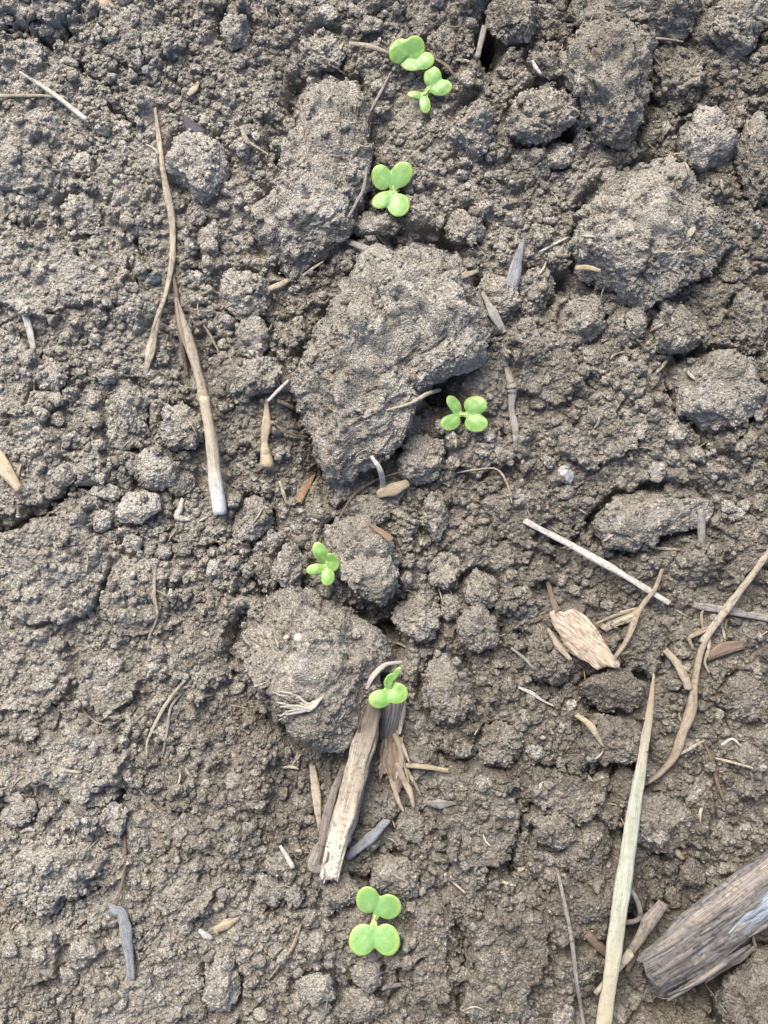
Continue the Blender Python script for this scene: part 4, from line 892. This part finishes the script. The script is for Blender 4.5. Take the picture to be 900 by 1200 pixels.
# spear
e = multi('straw_spear', 'long pale green straw spear tapering to a brown tip, lower right', 'straw', [(767,795),(708,1215)])
strand([(766,794),(762,830),(756,870),(746,930),(737,990),(727,1060),(717,1130),(706,1216)], [3,10,14,17,19,18,17,17], 'spear', 'stalk', e, drape='stiff', flat=.5, lift=6, bump=.015, grooves=.05, sides=14)
strand([(764,806),(758,842),(748,910)], [2,3,3], 'spear', 'rib', e, drape='stiff', flat=.6, lift=12)
# crossing stick
e = multi('crossing_stick', 'rough brown stick laid across the foot of the pale spear', 'stick', [(795,1060),(700,1162)])
strand([(776,1062),(762,1082),(748,1104),(732,1126)], [9,14,11,8], 'bark', 'bark', e, drape='stiff', lift=10, bump=.14, grooves=.12)
strand([(738,1118),(722,1138),(699,1163)], [9,9,6], 'straw', 'bare_tip', e, drape='stiff', lift=13)
strand([(744,1112),(740,1124),(736,1136)], [5,9,5], 'brown', 'bark_flap', e, drape='stiff', lift=6, flat=.5)
# log
zl = float(np.quantile(T[1050 - V0:1150 - V0, 760 - U0:900 - U0], .6)) + 15
e = multi('weathered_log', 'big dark weathered piece of wood at the lower right edge', 'wood', [(850,1085),(850,1086)])
strand([(768,1138),(800,1118),(850,1079),(905,1036),(975,985)], [54,70,68,62,60], 'driftwood', 'wood', e, flat=.42, z=[zl + 8, zl + 10, zl + 14, zl + 20, zl + 26], sides=40, ragged=.22, grooves=.05, bump=.03)
strand([(770,1116),(800,1095),(850,1056),(905,1014),(960,972)], [12,20,22,22,22], 'bark', 'bark_ridge', e, flat=.6, z=[zl + 12, zl + 17, zl + 21, zl + 28, zl + 34], sides=18, ragged=.6, grooves=.14, bump=.10)
strand([(838,1116),(866,1092),(900,1066),(950,1030)], [4,22,38,44], 'bluewood', 'bare_patch', e, flat=.35, z=[zl + 20, zl + 27, zl + 32, zl + 38], sides=26, ragged=.3, grooves=.13, bump=.12)
for k in range(34):
    s = rr.uniform(0, 1); u = 762 + 26 * s + rr.uniform(-3, 3); v = 1118 + 50 * s + rr.uniform(-4, 4); L = rr.uniform(18, 46)
    if k > 18: u = rr.uniform(790, 860); v = 1166 - (u - 790) * .55 + rr.uniform(-6, 4)
    zz = zl + rr.uniform(8, 26)
    strand([(u + L, v - L * .66), (u + L * .3, v - L * .2 + rr.uniform(-2, 2)), (u - 6, v + 4 + rr.uniform(-3, 3))], [rr.uniform(4, 8), rr.uniform(4, 8), rr.uniform(1, 3)], rr.choice(['driftwood', 'bark', 'driftwood', 'charred']), 'splinter', e, flat=.6, z=[zz + 3, zz], ragged=.9, sides=8)
for k in range(16):
    s = rr.uniform(.05, .9); o = rr.uniform(-20, 26); u = 790 + 110 * s + o * .55; v = 1128 - 74 * s + o * .8; L = rr.uniform(18, 44)
    zz = zl + 22 + 14 * s - abs(o) * .25
    strand([(u - L * .4, v + L * .27), (u + L * .4, v - L * .27)], [2, rr.uniform(3, 6), 1.5], rr.choice(['bark', 'driftwood', 'charred']), 'fibre_ridge', e, flat=.5, z=[zz, zz + 5], ragged=.8, sides=8)
for k in range(16):
    s_ = rr.uniform(0, 1); o = rr.choice([-1, 1]) * rr.uniform(2, 19) * (.4 + .6 * s_); u = 846 + 60 * s_ + o * .5; v = 1110 - 46 * s_ + o * .8; L = rr.uniform(12, 34); zz = zl + 26 + 10 * s_ - abs(o) * .2
    strand([(u - L * .5, v + L * .36), (u + L * .1, v - L * .05), (u + L * .5, v - L * .34)], [1.5, rr.uniform(3, 6), 1.5], rr.choice(['bark', 'driftwood', 'driftwood', 'bluewood']), 'fibre_ridge', e, flat=.5, z=[zz, zz + 2, zz + 5], ragged=.8, sides=8)
# split stick
e = multi('split_stick', 'thick split stick with a cream tip in the lower middle', 'stick', [(438,830),(386,1028)])
strand([(439,826),(425,878),(411,930),(397,980),(387,1024)], [19,25,26,27,25,24,22], 'cream', 'wood', e, drape='stiff', flat=.42, lift=6, sides=30, grooves=.10, ragged=.35, boxy=.6, bump=.04)
for k in range(20):
    q = rr.uniform(.02, .9); L = rr.uniform(.08, .25); o_ = rr.choice([-1, 1]) * rr.uniform(3, 12.5); x1, y1 = 439 - 52 * q, 826 + 198 * q; x2, y2 = 439 - 52 * (q + L), 826 + 198 * (q + L)
    strand([(x1 + o_, y1 + o_ * .26), ((x1 + x2) / 2 + o_ + rr.uniform(-1, 1), (y1 + y2) / 2), (x2 + o_ * rr.uniform(.9, 1.2), y2)], [1.5, rr.uniform(3, 5.5), 1.5], rr.choice(['bark', 'bark', 'cream', 'grey']) if abs(o_) > 8 else rr.choice(['cream', 'cream', 'grey']), 'splinter', e, drape='stiff', flat=.6, lift=15 - abs(o_) * .5, sides=7)
strand([(436,838),(424,874),(408,910),(398,940)], [7,9,8,5], 'bark', 'bark_strip', e, drape='stiff', flat=.6, lift=12, ragged=1.2)
strand([(400,905),(388,940),(378,985),(374,1004)], [7,10,12,5], 'bark', 'bark_strip', e, drape='stiff', flat=.4, lift=4, ragged=1.4)
strand([(404,930),(392,962),(384,990)], [4,7,4], 'grey', 'bark_strip', e, drape='stiff', flat=.4, lift=6, ragged=1.4)
strand([(380,985),(372,1000),(368,1014),(378,1018)], [9,16,18,10], 'bark', 'bark_strip', e, drape='stiff', flat=.3, lift=1, ragged=1.2)
strand([(407,972),(408,985),(404,994)], [4,9,5], 'grey', 'bark_strip', e, drape='stiff', flat=.4, lift=3)
# stump with roots
e = multi('root_stump', 'short dark stub of wood ending in pale fibrous roots', 'stump', [(461,830),(468,930)])
strand([(462,818),(460,838),(455,862)], [24,26,18], 'charred', 'wood', e, drape='stiff', flat=.5, lift=5, sides=20, grooves=.1, ragged=.5)
strand([(474,818),(472,838),(468,860)], [5,6,4], 'cream', 'bark_strip', e, drape='stiff', flat=.6, lift=11)
strand([(459,852),(461,872),(463,892),(464,912)], [15,17,19,12], 'brown', 'root_crown', e, drape='stiff', flat=.5, lift=4, sides=18, grooves=.22, bump=.18, ragged=.9)
for p, wd in [([(456,896),(461,918),(466,936),(473,951)], [8,8,6,3]), ([(466,895),(474,915),(481,930),(484,943)], [8,7,6,4]), ([(470,890),(478,905),(486,918),(493,932)], [5,5,4,2]), ([(452,880),(449,900),(446,914)], [6,6,2]), ([(462,860),(470,880),(468,905)], [6,8,6]), ([(455,858),(452,876),(458,900)], [5,7,5])]:
    strand(p, wd, 'tan', 'root', e, drape='soft', lift=6)
for k in range(16):
    a = rr.uniform(450, 472); b = rr.uniform(850, 872); c_ = rr.uniform(-8, 10); L = rr.uniform(22, 52)
    strand([(a, b), (a + c_ * .3 + rr.uniform(-3, 3), b + L * .4), (a + c_ + rr.uniform(-3, 3), b + L)], [2.5, rr.uniform(3.5, 6.5), 2.2], rr.choice(['tan', 'brown', 'straw', 'tan']), 'root', e, drape='stiff', lift=rr.uniform(7, 10), bump=.15)
for k in range(12):
    a = rr.uniform(450, 474); b = rr.uniform(855, 905); strand([(a, b), (a + rr.uniform(-8, 8), b + 10), (a + rr.uniform(-12, 12), b + rr.uniform(14, 24))], [1.5, 2.4, 1.2], rr.choice(['tan', 'brown', 'straw']), 'rootlet', e, drape='soft', lift=8)
tag(strand([(477,897),(500,899),(525,903)], [6,6,5], 'pod', 'straw', lift=2)[0], 'short yellow straw right of the root stump', 'straw')
# fibre tuft
e = multi('root_tuft', 'fan of white root fibres on the big round topped clod', 'roots', [(325,842),(380,818)])
for k in range(15):
    a = math.radians(rr.uniform(148, 205)); L = rr.uniform(24, 42); x0, y0 = 363 + rr.uniform(-5, 3), 829 + rr.uniform(-4, 4)
    p = [(378, 817), (x0, y0), (x0 + L * .5 * math.cos(a), y0 - L * .5 * math.sin(a) + rr.uniform(-2, 2)), (x0 + L * math.cos(a), y0 - L * math.sin(a) * .9 + rr.uniform(-3, 3))]
    p = [p[0], p[1], p[2], p[3]]
    strand(p, [2, 3.0, 2.8, 1.4], 'fluff', 'fibre', e, drape='soft', lift=rr.uniform(1, 6), sides=6)
strand([(366,826),(356,824),(350,818),(344,817)], [2,2.4,2,1.4], 'fluff', 'fibre', e, drape='soft', lift=2, sides=6)
tag(strand([(217,797),(204,812),(188,836),(173,868),(172,886)], [3,4,4,3,2], 'straw', 'straw', drape='soft')[0], 'long curved straw, left of two side by side at the lower left', 'straw')
tag(strand([(213,812),(200,830),(196,855),(190,888)], [3,3.5,3,2], 'grey', 'straw', drape='soft')[0], 'thinner curved straw, right of two side by side at the lower left', 'straw')

# fine plant fibres all over, far too many and too faint to count
fib_v, fib_f, fib_a, fib_b = [], [], [], []; base_i = 0; r2 = np.random.default_rng(77)
for k in range(420):
    u, v = r2.uniform(-40, 940), r2.uniform(-40, 1240); L = r2.uniform(6, 26); a = r2.uniform(0, 6.28); cv_ = r2.normal(0, .9); n = 7
    pts = []
    for q in range(n):
        pts.append((u, v)); u += L / n * math.cos(a); v += L / n * math.sin(a); a += cv_ / n
    pts = np.array(pts); z = sample(pts[:, 0], pts[:, 1]).astype(float); z = np.convolve(np.pad(z, 2, mode='edge'), np.ones(5) / 5, 'valid') + 1.2
    wd = r2.uniform(.45, 1.0) if k % 4 else r2.uniform(1.2, 2.4); d = np.gradient(pts, axis=0); d /= np.linalg.norm(d, axis=1)[:, None]
    for q in range(n):
        for m_ in range(4):
            an = m_ * math.pi / 2; ww = wd * (1 - .6 * abs(q / (n - 1) * 2 - 1) ** 2)
            fib_v.append((pts[q, 0] - d[q, 1] * ww * math.cos(an), pts[q, 1] + d[q, 0] * ww * math.cos(an), z[q] + ww * math.sin(an))); fib_a.append(q / n); fib_b.append((q * 4.0 + k, math.cos(an), math.sin(an)))
    for q in range(n - 1):
        for m_ in range(4): fib_f.append((base_i + q * 4 + m_, base_i + q * 4 + (m_ + 1) % 4, base_i + q * 4 + 4 + (m_ + 1) % 4, base_i + q * 4 + 4 + m_))
    base_i += n * 4
o = link_mesh('plant_fibres', to_world(fib_v), np.array(fib_f), M['straw'], attrs={'along': fib_a, 'fib': fib_b}); o['kind'] = 'stuff'; tag(o, 'fine pale plant fibres strewn through the soil', 'fibres')

# stones
def stone(u, v, rx, ry, mat, label, ang=0):
    P, f, c, Rm = clod_shape(ell(u, v, rx, ry, ang, 3), min(rx, ry) * .6, 4, int(u + v), .8, 8, .25, .5)
    z = float(sample(u, v)) - .5; cu, cv = shift(u, v, z); P = P + np.array([cu, cv, z])
    tag(link_mesh('pebble', to_world(P), f[:, ::-1], M[mat], origin=to_world([[cu, cv, z]])[0]), label, 'pebble')
stone(663, 556, 9, 12, 'palestone', 'bluish white pebble right of the centre', -25)
stone(180, 327, 9, 7, 'bluestone', 'dark blue pebble beside the long curved stem')
stone(611, 1018, 5, 6, 'pinkstone', 'small pink pebble in the long crack')
stone(501, 980, 5, 5, 'pinkstone', 'small pink pebble right of the round clod below the root stump')
stone(371, 1119, 6, 8, 'buff', 'small cream pebble left below the lowest seedling', 30)
stone(274, 885, 4, 5, 'pinkstone', 'tiny reddish pebble left of the split stick')
stone(703, 378, 3, 3, 'buff', 'tiny bright pebble on the clod under the domed one')
stone(350, 748, 6, 6, 'buff', 'pale round grain on top of the big round topped clod')
stone(336, 747, 4, 3, 'buff', 'flat pale grain left of the round grain on the big clod')

# ------------------------------------------------------------------ seedlings
def cotyledon(parent, lobes, base, z0, zt, cool=.4, label=None, fold=2.0):
    """one notched seed leaf: lobes = two (u, v, r_u, r_v, tilt) ellipses; base = where its stalk joins"""
    pts = np.array([[l[0], l[1]] for l in lobes], float); m = pts.mean(0) * .82 + np.array(base, float) * .18
    nA, nR = 72, 9
    th = np.arange(nA) / nA * 2 * np.pi; R = np.zeros(nA)
    for k, a in enumerate(th):
        d = np.array([math.cos(a), math.sin(a)]); ss = np.linspace(0, 60, 481); X = m + d * ss[:, None]; f = np.zeros(len(ss))
        for (cu, cv, ru, rv, an) in lobes:
            q = math.radians(an); dx, dy = X[:, 0] - cu, X[:, 1] - cv; x = dx * math.cos(q) + dy * math.sin(q); y = -dx * math.sin(q) + dy * math.cos(q)
            f += np.exp(-4.6 * ((x / ru) ** 2 + (y / rv) ** 2 - 1))
        dx, dy = X[:, 0] - base[0], X[:, 1] - base[1]; f += .95 * np.exp(-1.8 * ((dx / 4.4) ** 2 + (dy / 3.0) ** 2 - 1))
        ins = np.where(f > 1)[0]; R[k] = ss[ins[-1]] if len(ins) else 1
    R = (np.roll(R, 1) + 2 * R + np.roll(R, -1)) / 4
    axis_ = m - np.array(base, float); L = np.linalg.norm(axis_) + 1e-6; axis_ /= L; perp = np.array([-axis_[1], axis_[0]])
    tops = []; rim = []; tin = []
    rings = np.linspace(0, 1, nR + 1)[1:] ** .85
    def zf(x, y, q):
        s_ = (x - base[0]) * axis_[0] + (y - base[1]) * axis_[1]; w_ = (x - base[0]) * perp[0] + (y - base[1]) * perp[1]
        lift = z0 + (zt - z0) * np.clip(s_ / (2.0 * L), 0, 1.2)
        return lift + fold * (1 - math.exp(-(w_ / 5.0) ** 2)) - 1.8 * q ** 3 + .35 * math.sin(x * .5) * math.cos(y * .43) * q
    def pt(x, y, z): a, b = shift(x, y, z); return (a, b, z)
    V = [pt(m[0], m[1], zf(m[0], m[1], 0))]; rim = [0]
    for q in rings:
        for k in range(nA):
            x, y = m + np.array([math.cos(th[k]), math.sin(th[k])]) * R[k] * q; V.append(pt(x, y, zf(x, y, q))); rim.append(q)
    nt_ = len(V); Vb = [(a, b, c - .7 * (1 - .75 * r_ ** 4)) for (a, b, c), r_ in zip(V, rim)]
    tri = []
    for k in range(nA): tri.append((0, 1 + k, 1 + (k + 1) % nA, 1 + (k + 1) % nA))
    tri3 = [(0, 1 + k, 1 + (k + 1) % nA) for k in range(nA)]; quads = []
    for j in range(nR - 1):
        o1 = 1 + j * nA; o2 = o1 + nA
        for k in range(nA): quads.append((o1 + k, o2 + k, o2 + (k + 1) % nA, o1 + (k + 1) % nA))
    allq = [tuple(reversed(q)) for q in quads] + [tuple(i + nt_ for i in q) for q in quads]
    last = 1 + (nR - 1) * nA
    for k in range(nA): allq.append((last + k, last + (k + 1) % nA, last + (k + 1) % nA + nt_, last + k + nt_))
    ng = [list(reversed(t_)) for t_ in tri3] + [[i + nt_ for i in t_] for t_ in tri3]
    VV = np.array(V + Vb); rimv = np.array(rim * 2)
    vein = np.zeros(len(VV))
    for (cu, cv, ru, rv, an) in lobes:
        vein = np.maximum(vein, np.exp(-(seg_dist(VV[:, 0].astype(F), VV[:, 1].astype(F), [tuple(shift(*base, z0)), tuple(shift(cu, cv, z0))]) / .9) ** 2))
    ob = link_mesh('cotyledon', to_world(VV), np.array(allq), M['leaf'], parent, origin=np.array(parent.location), attrs={'rim': rimv, 'vein': vein, 'tint': np.clip(cool * (1 - rimv ** 2), 0, 1)}, ngons=ng)
    if label: ob['label'] = label
    return ob
def seedling(label, heart, leaves, h=13, cool=.4, root=None, fold=1.8):
    hu, hv = heart; ru, rv = root or heart
    g = float(sample(ru, rv))
    leaves = [(lo, (b_[0] * .55 + hu * .45, b_[1] * .55 + hv * .45), d_) for lo, b_, d_ in leaves]
    leaves = [([(l[0] + (l[0] - b_[0]) * .02, l[1] + (l[1] - b_[1]) * .02, l[2] * 1.10, l[3] * 1.10, l[4]) for l in lo], b_, d_) for lo, b_, d_ in leaves]
    allp = [(l[0], l[1]) for lv in leaves for l in lv[0]]
    zt = max([float(np.quantile(T[int(b - V0) - 9:int(b - V0) + 10, int(a - U0) - 9:int(a - U0) + 10], .98)) for a, b in allp])
    z0 = max(g + h, zt + 3)
    e = empty('seedling', to_world([[*shift(ru, rv, g), g]])[0], label, 'seedling', 'seedlings in a row')
    strand([(ru, rv), ((ru + hu) / 2 + .5, (rv + hv) / 2), (hu, hv)] if root else [(hu - 1.5, hv + 1), (hu, hv)], [4, 4, 4], 'stem', 'stem', e, z=[g - 6, g + (z0 - g) * .6, z0 - .5], sides=8, ragged=.0, bump=.02)
    for i, (lobes, base, dz) in enumerate(leaves):
        cotyledon(e, lobes, base, z0 + dz * .3, z0 + 2.5 + dz, cool, fold=fold)
        strand([(hu, hv), ((hu + base[0]) / 2, (hv + base[1]) / 2), (base[0] + (lobes[0][0] + lobes[1][0] - 2 * base[0]) * .12, base[1] + (lobes[0][1] + lobes[1][1] - 2 * base[1]) * .12)], [2.6, 2.4, 2.2], 'pet', 'leaf_stalk', e, z=[z0 - 1, z0, z0 + dz * .3 - .2], sides=8, ragged=0, bump=.02)
    return e
seedling('pale seedling with overlapping round leaves, topmost in the row', (484,66), [([(468,60,10.5,14,20),(486,56,11,13,0)], (480,66), 5), ([(482,73,13,9,10),(497,71,11,9.5,-15)], (486,68), 0)], cool=.25)
seedling('seedling with two large and two small lobes just below the topmost one', (500,108), [([(507,91,9.5,12,0),(517,103,12,8.5,-15)], (502,104), 3), ([(486,111,8,4.2,5),(498,122,6,10,-8)], (496,112), -2)], cool=.4)
seedling('four lobed seedling right of the tall rough slab', (462,223), [([(447,208,10.5,14,-10),(470,205,11.5,15,28)], (460,220), 3), ([(449,234,13,8.5,-25),(467,240,12,12.5,20)], (460,225), 1)], cool=.4)
seedling('bright seedling at the right foot of the largest clod', (543,486), [([(532,474,6.5,11,-35),(528,495,11,8.5,-15)], (539,485), 2), ([(557,475,12.5,10,0),(558,496,12.5,9.5,0)], (547,486), 4)], cool=.15, fold=2.2)
seedling('small dark green seedling above the big round topped clod', (383,661), [([(375,647,7.5,11.5,-22),(389,659,7.5,10,-15)], (382,657), 3), ([(370,667,10.5,6,-8),(384,676,7.5,9.5,8)], (382,664), 1)], cool=.0)
seedling('dark green seedling at the head of the split stick', (457,806), [([(445,819,12,10,-12),(464,812,13,11.5,15)], (455,808), 1), ([(456,797,4.5,8,35),(464,790,3.5,9,30)], (455,804), 8)], cool=.0, root=(458,800), h=70)
seedling('largest seedling, with four round lobes near the bottom', (438,1079), [([(431,1055,12.5,14.5,0),(455,1063,14,13.5,15)], (440,1074), 2), ([(425,1101,14.5,17.5,12),(453,1101,14,17.5,-12)], (439,1083), 4)], cool=.5, fold=2.0)
print('clods named', NAMED, 'small', placed, 'litter', litn)

for V in LITV: raise_top(V, busy=False)
tag(crumb_field('soil_grains', 900, 2, .9, 2.6, 1.6, 9, 0, .45, True), 'grains of soil fallen on the straws and sticks', 'grains')
